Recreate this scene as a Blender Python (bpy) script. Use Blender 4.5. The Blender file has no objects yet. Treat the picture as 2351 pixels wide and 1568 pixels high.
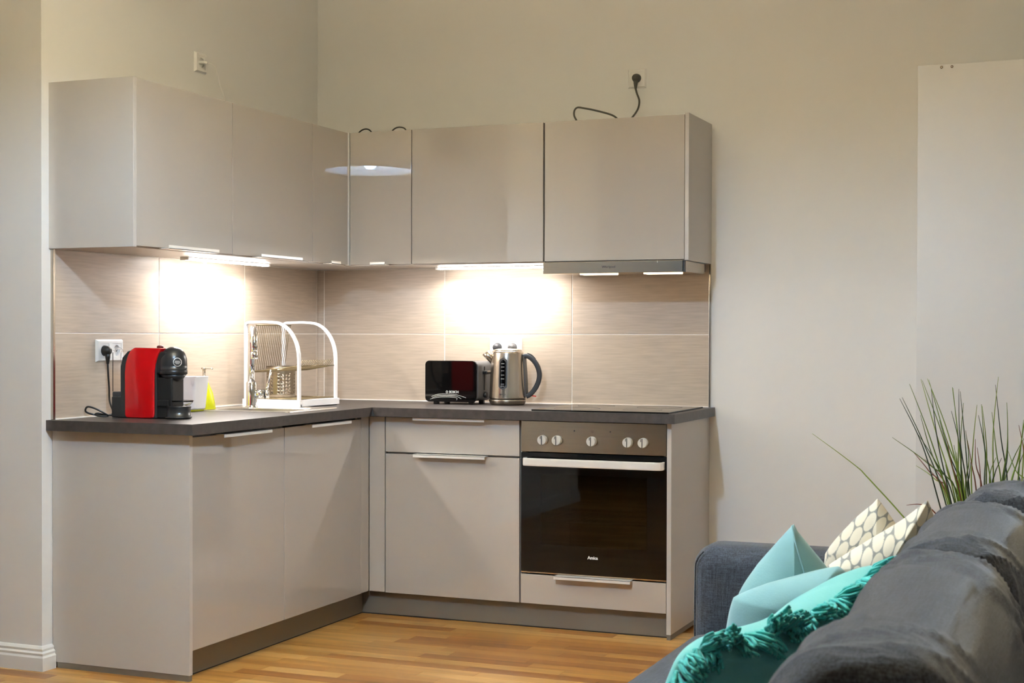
import bpy, bmesh, math, random
from mathutils import Vector, Matrix, noise
random.seed(7)
PI = math.pi
SC = bpy.context.scene
COL = SC.collection

# ------------------------------------------------------------------ camera, world, exposure
cam_d = bpy.data.cameras.new('camera')
cam = bpy.data.objects.new('camera', cam_d); COL.objects.link(cam)
cam.location = (3.4182, -5.9582, 1.1567)
cam.rotation_mode = 'XYZ'
cam.matrix_world = (Matrix.Translation(cam.location) @ Matrix.Rotation(.3901, 4, 'Z')
                    @ Matrix.Rotation(PI / 2 - .0119, 4, 'X') @ Matrix.Rotation(.0023, 4, 'Z'))
cam_d.sensor_width = 36.0
cam_d.lens = 3395.6 / 2351 * 36.0
cam_d.shift_y = 24.9 / 2351
cam_d.clip_start = .05
cam_d.dof.use_dof = True
cam_d.dof.focus_distance = 5.8
cam_d.dof.aperture_fstop = 14.0
SC.camera = cam
w = bpy.data.worlds.new('night'); SC.world = w; w.use_nodes = True
w.node_tree.nodes['Background'].inputs[0].default_value = (.010, .014, .022, 1)
w.node_tree.nodes['Background'].inputs[1].default_value = 1.0
vs = SC.view_settings
vs.view_transform = 'Standard'; vs.look = 'None'; vs.gamma = 1.0; vs.use_curve_mapping = False
vs.exposure = 0.03
SC.cycles.sample_clamp_indirect = 40.0
LAMP = (1.70, -3.10, 2.250)          # pendant bulb
BULB_L = 1560.0
LED_W = 11.0
LED_L = 40.0
HOOD_L = 5.0
FILL_L = 570.0  # strength of the added upward fill glow

# ------------------------------------------------------------------ materials
def lin(r, g, b):
    f = lambda c: c / 255 / 12.92 if c / 255 <= .04045 else ((c / 255 + .055) / 1.055) ** 2.4
    return (f(r), f(g), f(b), 1)
MAT = {}
def mat(name, col, rough=.5, metal=0., coat=0., coat_r=.03, spec=.5, trans=0., emit=0., ior=1.5, alpha=1., sheen=0.,
        bump=None, var=None, coords='Object', aniso=0., coat_ior=1.5):
    """bump=(scale, strength, stretch xyz)  var=(scale, amount, stretch xyz)"""
    m = bpy.data.materials.new(name); m.use_nodes = True
    nt = m.node_tree; b = nt.nodes['Principled BSDF']; I = b.inputs
    I['Base Color'].default_value = col; I['Roughness'].default_value = rough; I['Metallic'].default_value = metal
    I['Coat Weight'].default_value = coat; I['Coat Roughness'].default_value = coat_r
    I['Specular IOR Level'].default_value = spec; I['Transmission Weight'].default_value = trans
    I['IOR'].default_value = ior; I['Alpha'].default_value = alpha; I['Sheen Weight'].default_value = sheen
    I['Anisotropic'].default_value = aniso; I['Coat IOR'].default_value = coat_ior
    if emit:
        I['Emission Color'].default_value = col; I['Emission Strength'].default_value = emit
    def tex(scale, st, det=3):
        tc = nt.nodes.new('ShaderNodeTexCoord'); mp = nt.nodes.new('ShaderNodeMapping'); n = nt.nodes.new('ShaderNodeTexNoise')
        mp.inputs['Scale'].default_value = st; n.inputs['Scale'].default_value = scale; n.inputs['Detail'].default_value = det
        nt.links.new(tc.outputs[coords], mp.inputs[0]); nt.links.new(mp.outputs[0], n.inputs['Vector']); return n
    if bump:
        n = tex(bump[0], bump[2] if len(bump) > 2 else (1, 1, 1)); bp = nt.nodes.new('ShaderNodeBump')
        bp.inputs['Strength'].default_value = bump[1]; bp.inputs['Distance'].default_value = .004
        nt.links.new(n.outputs['Fac'], bp.inputs['Height']); nt.links.new(bp.outputs[0], I['Normal'])
    if var:
        n = tex(var[0], var[2] if len(var) > 2 else (1, 1, 1), 5); r = nt.nodes.new('ShaderNodeMapRange')
        r.inputs[1].default_value = .3; r.inputs[2].default_value = .7
        r.inputs[3].default_value = 1 - var[1]; r.inputs[4].default_value = 1 + var[1]
        mx = nt.nodes.new('ShaderNodeVectorMath'); mx.operation = 'SCALE'; mx.inputs[0].default_value = col[:3]
        nt.links.new(n.outputs['Fac'], r.inputs[0]); nt.links.new(r.outputs[0], mx.inputs['Scale'])
        nt.links.new(mx.outputs[0], I['Base Color'])
    MAT[name] = m
    return m

mat('wall', (.75, .74, .72, 1), .75, bump=(60, .03), coords='Generated')
mat('ceil', (.80, .79, .77, 1), .8)
mat('trim_white', lin(228, 227, 224), .35)
mat('door', (.47, .43, .385, 1), .35, coat=1.0, coat_r=.0, spec=.1, coat_ior=1.9)
mat('carcass', (.50, .465, .43, 1), .4)
mat('panel', (.515, .485, .45, 1), .36)
mat('alu', (.86, .84, .80, 1), .35, .25)
mat('plinth', lin(128, 122, 112), .42, .35)
mat('seal', lin(35, 32, 30), .6)
mat('worktop', lin(67, 61, 58), .42, var=(38, .25), bump=(220, .05), spec=.55)
mat('joint', lin(18, 17, 16), .6)
mat('tile', lin(186, 170, 152), .36, var=(9, .10, (1, 1, 14)), bump=(9, .05, (1, 1, 14)), coords='Object')
mat('grout', lin(246, 240, 232), .8)
mat('steel', lin(188, 176, 158), .24, 1., aniso=.6, var=(5, .06, (1, 1, 60)))
mat('steel_b', lin(196, 186, 172), .24, 1.)
mat('steel_rough', lin(168, 154, 134), .32, 1.)
mat('steel_sink', lin(205, 200, 192), .30, 1.)
mat('chrome', lin(225, 225, 225), .06, 1.)
mat('black_gloss', (.003, .003, .003, 1), .04, spec=.35)
mat('hob_glass', (.006, .006, .006, 1), .06, spec=.5)
mat('black', (.012, .012, .012, 1), .38)
mat('black_soft', (.02, .021, .022, 1), .30)
mat('dark_grey', lin(60, 60, 62), .4)
mat('mid_grey', lin(96, 94, 92), .42)
mat('oven_in', (.035, .033, .03, 1), .5)
mat('knob', lin(206, 202, 192), .35)
mat('white_gloss', lin(236, 233, 232), .25)
mat('white_matte', lin(232, 229, 226), .45)
mat('wardrobe_white', lin(212, 211, 210), .5)
mat('socket_white', lin(230, 228, 224), .32)
mat('red', (.56, .0012, .004, 1), .22, coat=.6, coat_r=.05)
mat('dark_red', (.10, .004, .006, 1), .3)
mat('lime', lin(190, 190, 10), .35)
mat('wire', lin(128, 112, 80), .35, .5)
mat('clear', (1, 1, 1, 1), .03, trans=1., ior=1.25)
mat('print_white', lin(240, 238, 235), .5)
mat('print_dark', lin(50, 48, 46), .5)
mat('red_led', (.7, .01, .01, 1), .3)
mat('cable', lin(26, 25, 24), .45)
mat('cable_grey', lin(72, 70, 62), .45)
mat('led', (1.0, .965, .93, 1), .5, emit=LED_L)
mat('hood_lamp', (1.0, .80, .52, 1), .5, emit=HOOD_L)
mat('warm_fill', (1.0, .88, .60, 1), .5, emit=FILL_L)  # warm fill glow, added above the pendant shade
mat('bulb', (.47, .70, 1.0, 1), .5, emit=BULB_L)
mat('shade', lin(242, 241, 238), .55)
mat('sofa_in', lin(40, 41, 45), .9)
mat('teal_pale', lin(128, 172, 172), .85, sheen=.3, var=(14, .06), bump=(260, .15))
mat('aqua', lin(118, 198, 192), .85, sheen=.3, var=(10, .05), bump=(260, .15))
mat('tassel', lin(70, 188, 180), .85, sheen=.3, var=(60, .2))
mat('pot', lin(70, 68, 66), .6)
mat('night_glass', (.004, .005, .007, 1), .03)
for i, c in enumerate([(96, 122, 30), (120, 140, 44), (46, 66, 26), (30, 44, 22), (118, 62, 38), (84, 104, 30)]):
    mat('blade%d' % i, lin(*c), .5)

def fabric(name, col):
    m = mat(name, col, .9, sheen=.25); nt = m.node_tree; I = nt.nodes['Principled BSDF'].inputs
    tc = nt.nodes.new('ShaderNodeTexCoord'); out = []
    for st in ((22, 330, 330), (330, 22, 330), (330, 330, 22)):
        mp = nt.nodes.new('ShaderNodeMapping'); mp.inputs['Scale'].default_value = st
        n = nt.nodes.new('ShaderNodeTexNoise'); n.inputs['Scale'].default_value = 1.0; n.inputs['Detail'].default_value = 2
        nt.links.new(tc.outputs['Object'], mp.inputs[0]); nt.links.new(mp.outputs[0], n.inputs['Vector']); out.append(n.outputs['Fac'])
    a0 = nt.nodes.new('ShaderNodeMath'); nt.links.new(out[0], a0.inputs[0]); nt.links.new(out[1], a0.inputs[1])
    ad = nt.nodes.new('ShaderNodeMath'); nt.links.new(a0.outputs[0], ad.inputs[0]); nt.links.new(out[2], ad.inputs[1])
    r = nt.nodes.new('ShaderNodeMapRange'); r.inputs[1].default_value = 1.2; r.inputs[2].default_value = 1.8
    r.inputs[3].default_value = .35; r.inputs[4].default_value = 2.0
    mx = nt.nodes.new('ShaderNodeVectorMath'); mx.operation = 'SCALE'; mx.inputs[0].default_value = col[:3]
    nt.links.new(ad.outputs[0], r.inputs[0]); nt.links.new(r.outputs[0], mx.inputs['Scale']); nt.links.new(mx.outputs[0], I['Base Color'])
    bp = nt.nodes.new('ShaderNodeBump'); bp.inputs['Strength'].default_value = .25; bp.inputs['Distance'].default_value = .002
    nt.links.new(ad.outputs[0], bp.inputs['Height']); nt.links.new(bp.outputs[0], I['Normal'])
    return m
fabric('sofa', lin(43, 46, 52))

def attr_mat(name, c0, c1, rough=.85):
    m = mat(name, c0, rough, sheen=.2); nt = m.node_tree
    a = nt.nodes.new('ShaderNodeAttribute'); a.attribute_name = 'pattern'
    mx = nt.nodes.new('ShaderNodeMix'); mx.data_type = 'RGBA'; mx.inputs[6].default_value = c0; mx.inputs[7].default_value = c1
    nt.links.new(a.outputs['Fac'], mx.inputs[0]); nt.links.new(mx.outputs[2], nt.nodes['Principled BSDF'].inputs['Base Color'])
attr_mat('patterned', lin(222, 212, 190), lin(136, 134, 126))

def oak(name, col):
    m = mat(name, col, .34, coat=.12, coat_r=.25); nt = m.node_tree; I = nt.nodes['Principled BSDF'].inputs
    g = nt.nodes.new('ShaderNodeNewGeometry'); oi = nt.nodes.new('ShaderNodeObjectInfo')
    ad = nt.nodes.new('ShaderNodeMath'); ad.operation = 'ADD'
    nt.links.new(g.outputs['Random Per Island'], ad.inputs[0]); nt.links.new(oi.outputs['Random'], ad.inputs[1])
    cb = nt.nodes.new('ShaderNodeCombineXYZ'); ml = nt.nodes.new('ShaderNodeMath'); ml.operation = 'MULTIPLY'; ml.inputs[1].default_value = 37
    nt.links.new(ad.outputs[0], ml.inputs[0]); nt.links.new(ml.outputs[0], cb.inputs[2]); nt.links.new(ml.outputs[0], cb.inputs[0])
    va = nt.nodes.new('ShaderNodeVectorMath'); va.operation = 'ADD'
    mp = nt.nodes.new('ShaderNodeMapping'); mp.inputs['Scale'].default_value = (2.2, 34, 1)
    nt.links.new(g.outputs['Position'], mp.inputs[0]); nt.links.new(mp.outputs[0], va.inputs[0]); nt.links.new(cb.outputs[0], va.inputs[1])
    n = nt.nodes.new('ShaderNodeTexNoise'); n.inputs['Scale'].default_value = 1.0; n.inputs['Detail'].default_value = 6; n.inputs['Distortion'].default_value = .6
    nt.links.new(va.outputs[0], n.inputs['Vector'])
    r = nt.nodes.new('ShaderNodeMapRange'); r.inputs[1].default_value = .3; r.inputs[2].default_value = .72
    r.inputs[3].default_value = 1.12; r.inputs[4].default_value = .72
    mx = nt.nodes.new('ShaderNodeVectorMath'); mx.operation = 'SCALE'; mx.inputs[0].default_value = col[:3]
    nt.links.new(n.outputs['Fac'], r.inputs[0]); nt.links.new(r.outputs[0], mx.inputs['Scale']); nt.links.new(mx.outputs[0], I['Base Color'])
OAK = [(178, 124, 58), (190, 140, 72), (166, 111, 48), (200, 152, 84), (154, 99, 42), (184, 132, 64)]
for i, c in enumerate(OAK): oak('oak%d' % i, lin(*c))

# ------------------------------------------------------------------ geometry helpers
LOC = {}
def BM(): return bmesh.new()
def box(bm, x0, x1, y0, y1, z0, z1, bev=0., seg=2):
    t = bmesh.new()
    bmesh.ops.create_cube(t, size=1.0)
    for v in t.verts:
        v.co = Vector(((x0 + x1) / 2 + v.co.x * (x1 - x0), (y0 + y1) / 2 + v.co.y * (y1 - y0), (z0 + z1) / 2 + v.co.z * (z1 - z0)))
    if bev: bmesh.ops.bevel(t, geom=t.edges[:], offset=bev, segments=seg, profile=.5, affect='EDGES', clamp_overlap=True)
    join(bm, t); return bm
def join(bm, t, M=None):
    mp = {}
    for v in t.verts: mp[v] = bm.verts.new(M @ v.co if M else v.co)
    for f in t.faces:
        try:
            nf = bm.faces.new([mp[v] for v in f.verts]); nf.smooth = f.smooth
        except ValueError: pass
    t.free()
def lathe(bm, prof, c=(0, 0, 0), n=32, axis='Z', cap=True, a0=0.):
    """prof: list of (radius, height) bottom->top"""
    rings = []
    for r, h in prof:
        ring = []
        for i in range(n):
            a = 2 * PI * i / n + a0; p = (r * math.cos(a), r * math.sin(a), h)
            if axis == 'X': p = (p[2], p[0], p[1])
            elif axis == 'Y': p = (p[1], p[2], p[0])
            ring.append(bm.verts.new((p[0] + c[0], p[1] + c[1], p[2] + c[2])))
        rings.append(ring)
    for a, b in zip(rings, rings[1:]):
        for i in range(n):
            f = bm.faces.new((a[i], a[(i + 1) % n], b[(i + 1) % n], b[i])); f.smooth = True
    if cap:
        bm.faces.new(rings[0][::-1]); bm.faces.new(rings[-1])
    return bm
def cyl(bm, c, r, h, n=24, axis='Z', bev=0.):
    pr = [(r, 0), (r, h)] if not bev else [(r - bev, 0), (r, bev), (r, h - bev), (r - bev, h)]
    return lathe(bm, pr, c, n, axis)
def tube(bm, pts, r, n=10, closed=False, flat=None, up=None):
    """round tube; r number or list; flat=(a,b) gives an elliptical/rect section"""
    P = [Vector(p) for p in pts]; N = len(P); rings = []; prev = None
    for i in range(N):
        t = (P[(i + 1) % N] - P[i - 1]) if closed else (P[min(i + 1, N - 1)] - P[max(i - 1, 0)])
        t.normalize()
        u = Vector(up) if up else (prev if prev is not None else (Vector((0, 0, 1)) if abs(t.z) < .9 else Vector((1, 0, 0))))
        s = t.cross(u)
        if s.length < 1e-5: s = t.cross(Vector((.3, .8, .5)))
        s.normalize(); u = s.cross(t).normalized(); prev = u
        ri = r[i] if isinstance(r, (list, tuple)) else r
        ring = []
        for k in range(n):
            a = 2 * PI * (k + .5) / n
            ca, sa = math.cos(a), math.sin(a)
            if flat:
                e = .35
                ca = math.copysign(abs(ca) ** e, ca) * flat[0]; sa = math.copysign(abs(sa) ** e, sa) * flat[1]
                ring.append(bm.verts.new(P[i] + s * ca + u * sa))
            else:
                ring.append(bm.verts.new(P[i] + (s * ca + u * sa) * ri))
        rings.append(ring)
    M = N if closed else N - 1
    for i in range(M):
        a, b = rings[i], rings[(i + 1) % N]
        for k in range(n):
            f = bm.faces.new((a[k], a[(k + 1) % n], b[(k + 1) % n], b[k])); f.smooth = not flat
    if not closed:
        bm.faces.new(rings[0][::-1]); bm.faces.new(rings[-1])
    return bm
def spline(pts, n=8):
    P = [Vector(p) for p in pts]; out = []
    for i in range(len(P) - 1):
        a = P[max(i - 1, 0)]; b = P[i]; c = P[i + 1]; d = P[min(i + 2, len(P) - 1)]
        for k in range(n):
            t = k / n
            out.append(.5 * ((2 * b) + (c - a) * t + (2 * a - 5 * b + 4 * c - d) * t * t + (3 * b - a - 3 * c + d) * t ** 3))
    out.append(P[-1]); return out
def prism(bm, poly, y0, y1, plane='XZ', bev=0., seg=3):
    """extrude a 2D outline; plane XZ extrudes along y, XY along z, YZ along x"""
    t = bmesh.new()
    def P(a, b, c): return {'XZ': (a, c, b), 'XY': (a, b, c), 'YZ': (c, a, b)}[plane]
    A = [t.verts.new(P(a, b, y0)) for a, b in poly]; B = [t.verts.new(P(a, b, y1)) for a, b in poly]
    f0 = t.faces.new(A); f1 = t.faces.new(B[::-1])
    n = len(poly)
    for i in range(n): t.faces.new((A[i], A[(i + 1) % n], B[(i + 1) % n], B[i]))
    bmesh.ops.recalc_face_normals(t, faces=t.faces[:])
    if bev:
        es = [e for e in t.edges if all(any(abs(v.co[{'XZ': 1, 'XY': 2, 'YZ': 0}[plane]] - yy) < 1e-7 for v in e.verts) for yy in (y0,))
              or all(abs(v.co[{'XZ': 1, 'XY': 2, 'YZ': 0}[plane]] - y1) < 1e-7 for v in e.verts)]
        bmesh.ops.bevel(t, geom=es, offset=bev, segments=seg, profile=.5, affect='EDGES', clamp_overlap=True)
    join(bm, t); return bm
def rrect(x0, x1, z0, z1, r, n=6):
    out = []
    for cx, cz, a in ((x1 - r, z1 - r, 0), (x0 + r, z1 - r, PI / 2), (x0 + r, z0 + r, PI), (x1 - r, z0 + r, 1.5 * PI)):
        for i in range(n + 1): out.append((cx + r * math.cos(a + PI / 2 * i / n), cz + r * math.sin(a + PI / 2 * i / n)))
    return out
def text_bm(s, size, depth=.0006, bold=0.):
    cu = bpy.data.curves.new('t', 'FONT'); cu.body = s; cu.size = size; cu.extrude = depth; cu.offset = bold
    cu.align_x = 'CENTER'; cu.align_y = 'CENTER'
    o = bpy.data.objects.new('t', cu); COL.objects.link(o)
    me = bpy.data.meshes.new_from_object(o.evaluated_get(bpy.context.evaluated_depsgraph_get()))
    b = bmesh.new(); b.from_mesh(me); bpy.data.objects.remove(o); bpy.data.curves.remove(cu); bpy.data.meshes.remove(me)
    return b
def xf(bm, M):
    for v in bm.verts: v.co = M @ v.co
    return bm

def mesh_of(name, bm, m, smooth=None, fixn=True):
    if fixn: bmesh.ops.recalc_face_normals(bm, faces=bm.faces[:])
    if smooth is not None:
        for f in bm.faces: f.smooth = smooth
    me = bpy.data.meshes.new(name); bm.to_mesh(me); bm.free(); me.materials.append(MAT[m] if isinstance(m, str) else m)
    return me
def link(name, me, parent=None, loc=None):
    o = bpy.data.objects.new(name, me); COL.objects.link(o)
    if parent is not None: o.parent = parent
    if loc is not None: o.location = loc
    return o
def tag(o, label, cat, group=None):
    o['label'] = label; o['category'] = cat
    if group: o['group'] = group
    return o
def thing(name, label, cat, loc=(0, 0, 0), rotz=0., group=None):
    o = bpy.data.objects.new(name, None); COL.objects.link(o); o.empty_display_size = .1
    o.location = loc; o.rotation_euler = (0, 0, rotz); LOC[o] = Vector(loc)
    return tag(o, label, cat, group)
def part(name, bm, m, parent, local=False, smooth=None, label=None, fixn=True):
    """mesh part; bm in world coordinates unless local"""
    off = LOC[parent]
    if not local:
        for v in bm.verts: v.co -= off
    o = link(name, mesh_of(name, bm, m, smooth, fixn), parent); LOC[o] = off
    if label: o['label'] = label
    return o
def single(name, bm, m, label, cat, base, group=None, smooth=None):
    """a thing that is one mesh, origin at its base"""
    b = Vector(base)
    for v in bm.verts: v.co -= b
    o = link(name, mesh_of(name, bm, m, smooth), None, b); LOC[o] = b
    return tag(o, label, cat, group)
def struct(name, bm, m, parent=None, base=(0, 0, 0), smooth=None):
    o = link(name, mesh_of(name, bm, m, smooth), parent); LOC[o] = Vector((0, 0, 0))
    if parent is None: o['kind'] = 'structure'
    return o

# ------------------------------------------------------------------ dimensions
ZT = .859; TH = .0363; ZB = ZT - TH           # worktop
FL = .563; FR = .557                           # front planes of base doors
ZU0, ZU1 = 1.4527, 2.0214
UL, UR = .3509, .3483
RX0, RX1, RY0, RZ = -2.6, 4.7, -7.6, 3.15      # room
YC = -1.884                                    # end of left wall

# ------------------------------------------------------------------ setting
b = BM(); box(b, 0, RX1 + .2, 0, .2, 0, RZ); wall_back = struct('wall_back', b, 'wall')
b = BM(); box(b, -.25, 0, YC, .2, 0, RZ)
box(b, RX0, -.25, YC, YC + .2, 0, RZ); wall_left = struct('wall_left', b, 'wall')
b = BM(); box(b, -.32, -.07, -4.85, -3.15, 0, RZ); struct('wall_partition', b, 'wall')
b = BM(); box(b, RX0 - .2, RX0, RY0, YC + .2, 0, RZ); struct('wall_side', b, 'wall')
b = BM(); box(b, RX1, RX1 + .2, RY0, 0, 0, RZ); struct('wall_right', b, 'wall')
b = BM(); box(b, RX0 - .2, RX1 + .2, RY0 - .2, RY0, 0, RZ); struct('wall_front', b, 'wall')
b = BM(); box(b, RX0 - .2, RX1 + .2, RY0 - .2, .2, RZ, RZ + .1); struct('ceiling', b, 'ceil')
# unseen night window added behind the camera, so the oven glass mirrors dark
win = bpy.data.objects.new('added_window', None); COL.objects.link(win); win['kind'] = 'structure'; LOC[win] = Vector((0, 0, 0))
b = BM(); box(b, -2.2, 1.9, RY0 + .002, RY0 + .012, .1, 2.7); part('pane', b, 'night_glass', win)
b = BM()
for x in (-2.24, -.17, 1.9): box(b, x, x + .05, RY0 + .001, RY0 + .05, .06, 2.74, .004)
for z in (.06, 2.7): box(b, -2.19, 1.9, RY0 + .001, RY0 + .045, z, z + .045, .004)
part('window_frame', b, 'trim_white', win)

# floor: staves run along x
b = BM(); box(b, RX0 - .2, RX1 + .2, RY0 - .2, .2, -.06, -.012); floor = struct('floor', b, 'oak2')
SW = .066; staves = []
row = 0; y = -.40
rnd = random.Random(3)
while y > RY0:
    x = RX0 - rnd.random() * .5
    while x < RX1:
        L = rnd.choice((.30, .36, .42, .48, .55)); staves.append((x, y - SW, L, rnd.randrange(6))); x += L
    y -= SW
def near_score(s):
    x, y, L, t = s; cx, cy = x + L / 2, y + SW / 2
    vis = (.35 < cx < 2.65 and -2.75 < cy < -.46) or (-.35 < cx < .7 and -2.2 < cy < -1.8)
    return vis
vis = [s for s in staves if near_score(s)]
vis.sort(key=lambda s: s[1]); vis = vis[:298] if len(vis) > 298 else vis
vset = set(vis); SM = {}
for s in vis:
    k = (s[2], s[3])
    if k not in SM:
        bb = BM(); box(bb, 0, s[2] - .0007, 0, SW - .0006, -.012, 0); SM[k] = mesh_of('plank', bb, 'oak%d' % s[3])
    link('plank', SM[k], floor, (s[0], s[1], 0))
bb = [BM() for _ in range(6)]
fv, ff, fm = [], [], []
for s in staves:
    if s in vset: continue
    x0, y0, x1, y1 = s[0], s[1], s[0] + s[2] - .0007, s[1] + SW - .0006
    i = len(fv); fv += [(x0, y0, 0), (x1, y0, 0), (x1, y1, 0), (x0, y1, 0), (x0, y0, -.012), (x1, y0, -.012), (x1, y1, -.012), (x0, y1, -.012)]
    for q in ((0, 1, 2, 3), (7, 6, 5, 4), (0, 4, 5, 1), (1, 5, 6, 2), (2, 6, 7, 3), (3, 7, 4, 0)): ff.append([i + k for k in q]); fm.append(s[3])
me = bpy.data.meshes.new('plank_field'); me.from_pydata(fv, [], ff)
for i in range(6): me.materials.append(MAT['oak%d' % i])
me.polygons.foreach_set('material_index', fm); me.update()
o = link('plank_field', me, floor); o['kind'] = 'stuff'

# baseboard round the end of the left wall
def baseboard(name, segs):
    prof = [(0, 0), (.019, 0), (.019, .045), (.015, .052), (.016, .060), (.010, .066), (.011, .074), (.004, .082), (0, .084)]
    b = BM()
    rings = []
    for (px, py, nx, ny) in segs: rings.append([b.verts.new((px + nx * d, py + ny * d, h)) for d, h in prof])
    for r0, r1 in zip(rings, rings[1:]):
        for i in range(len(prof) - 1): b.faces.new((r0[i], r0[i + 1], r1[i + 1], r1[i]))
    for r in (rings[0], rings[-1]): b.faces.new(r)
    return struct(name, b, 'trim_white')
baseboard('baseboard_left', [(0, -1.834, 1, 0), (0, YC, 1, -1), (RX0, YC, 0, -1)])
baseboard('baseboard_partition', [(-.07, -3.15, 1, 0), (-.07, -4.85, 1, 0)])
baseboard('baseboard_right', [(1.856, 0, 0, -1), (2.752, 0, 0, -1)])

# backsplash tiles
TT = .009; GR = .0034
def tiles(wall, axis, seams, z_rows):
    lo, hi = min(seams), max(seams)
    b = BM()
    if axis == 'Y': box(b, 0, TT - .0016, lo, hi, z_rows[0], z_rows[-1])
    else: box(b, lo, hi, -(TT - .0016), 0, z_rows[0], z_rows[-1])
    struct('grout_bed', b, 'grout', wall)
    s = sorted(seams); cache = {}
    for a, c in zip(s, s[1:]):
        for z0, z1 in zip(z_rows, z_rows[1:]):
            wd = c - a - GR; hh = z1 - z0 - GR; k = (round(wd, 4), round(hh, 4))
            if k not in cache:
                t = BM()
                if axis == 'Y': box(t, 0, TT, -wd / 2, wd / 2, -hh / 2, hh / 2, .0008, 1)
                else: box(t, -wd / 2, wd / 2, -TT, 0, -hh / 2, hh / 2, .0008, 1)
                cache[k] = mesh_of('tile', t, 'tile')
            m = (a + c) / 2; zz = (z0 + z1) / 2
            link('tile', cache[k], wall, (0, m, zz) if axis == 'Y' else (m, 0, zz))
ZR = (ZT, 1.1588, 1.4496)
tiles(wall_left, 'Y', (-1.826, -1.226, -.626, -.026, -TT), ZR)
tiles(wall_back, 'X', (.0, .0394, .6494, 1.2494, 1.8494), ZR)
b = BM(); box(b, 0, TT + .002, -1.838, -1.8262, ZT, 1.4496, .001); struct('edge_trim', b, 'steel_b', wall_left)
b = BM(); box(b, 1.8496, 1.8566, -TT - .002, 0, ZT, 1.4496, .001); struct('edge_trim', b, 'steel_b', wall_back)
b = BM(); box(b, TT - .001, TT + .004, -1.826, -TT, ZT, ZT + .004); struct('sealant', b, 'grout', wall_left)
b = BM(); box(b, TT, 1.849, -TT - .004, -TT + .001, ZT, ZT + .004); struct('sealant', b, 'grout', wall_back)

# ------------------------------------------------------------------ cabinets
def handle_bar(x_or_y, a0, a1, z, front, top=True, parent=None):
    """edge grip profile: thin lip over the door edge + short drop; axis 'X' bar on back-run door, 'Y' on left-run door"""
    b = BM(); s = 1 if top else -1
    zz = sorted((z, z + s * .0028)); dz = sorted((z + s * .0028, z - s * .010))
    if x_or_y == 'X':
        box(b, a0, a1, -front - .030, -front + .012, zz[0], zz[1], .0006, 1)
        box(b, a0, a1, -front - .030, -front - .0272, dz[0], dz[1], .0006, 1)
    else:
        box(b, front - .012, front + .030, a0, a1, zz[0], zz[1], .0006, 1)
        box(b, front + .0272, front + .030, a0, a1, dz[0], dz[1], .0006, 1)
    return part('handle', b, 'alu', parent)
G = .0019
def front_y(parent, y0, y1, z0, z1, plane, name='door'):     # left run, faces +x
    b = BM(); box(b, plane - .018, plane, y0 + G, y1 - G, z0 + G, z1 - G, .001, 2); return part(name, b, 'door', parent)
def front_x(parent, x0, x1, z0, z1, plane, name='door'):     # back run, faces -y
    b = BM(); box(b, x0 + G, x1 - G, -plane, -plane + .018, z0 + G, z1 - G, .001, 2); return part(name, b, 'door', parent)
ZD = .0973; ZK = .8205; ZL = .8135
# left base run
Y0, Y1, Y2 = -1.8136, -1.2247, -.6259
t = thing('base_cabinet', 'glossy greige base cabinet with plain side panel, under the red coffee machine', 'cabinet', (.28, (Y0 + Y1) / 2, 0))
b = BM(); box(b, .013, FL - .0195, Y0, Y1 - .0005, ZD, ZB - .0005); part('body', b, 'carcass', t)
d = front_y(t, Y0, Y1, ZD, ZL, FL); handle_bar('Y', -1.664, -1.356, ZL - .0028 + G, FL, True, d)
b = BM(); box(b, .002, FL + .003, -1.832, -1.8140, .020, ZB - .0005, .0008, 1); part('side_panel', b, 'panel', t)
b = BM(); box(b, .022, FL + .001, -1.831, -1.815, 0, .0198); part('panel_foot', b, 'plinth', t)
t = thing('base_cabinet', 'glossy greige base cabinet under the steel sink', 'cabinet', (.28, (Y1 + Y2) / 2, 0))
b = BM(); box(b, .013, .05, Y1 + .0005, Y2, ZD, ZB - .0005); box(b, .05, FL - .0195, Y1 + .0005, Y1 + .018, ZD, ZB - .0005)
box(b, .05, FL - .0195, Y2 - .018, Y2, ZD, ZB - .0005); box(b, .05, FL - .0195, Y1 + .018, Y2 - .018, ZD, ZD + .018)
part('body', b, 'carcass', t)
d = front_y(t, Y1, Y2, ZD, ZL, FL); handle_bar('Y', -1.070, -.762, ZL - .0028 + G, FL, True, d)
# corner
t = thing('corner_base_cabinet', 'narrow filler strips of the blind corner base cabinet', 'cabinet', (.3, -.3, 0))
b = BM(); box(b, .013, FL - .0195, Y2 + .001, -.013, ZD, ZB - .0005); part('body', b, 'carcass', t)
b = BM(); box(b, FL - .019, FL - .001, Y2 + G, -FR - .0005, ZD + .003, ZB - .003, .001); part('filler_strip', b, 'door', t)
b = BM(); box(b, FL + .0005, .6369 - G - .001, -FR + .001, -FR + .019, ZD + .003, ZB - .003, .001); part('filler_strip', b, 'door', t)
# drawer unit
X0, X1, X2 = .6369, 1.2333, 1.8333
t = thing('drawer_cabinet', 'base cabinet with drawer over deep pull-out front, left of the oven', 'cabinet', ((X0 + X1) / 2, -.28, 0))
b = BM(); box(b, X0 + .0005, X1 - .002, -FR + .0195, -.013, ZD, ZB - .0005); part('body', b, 'carcass', t)
d = front_x(t, X0, X1 - .002, .6755, ZK, FR, 'drawer'); handle_bar('X', .775, 1.090, ZK - .0028 + G, FR, True, d)
d = front_x(t, X0, X1 - .002, ZD, .6715, FR, 'drawer'); handle_bar('X', .777, 1.092, .6715 - .0028 + G, FR, True, d)
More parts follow.
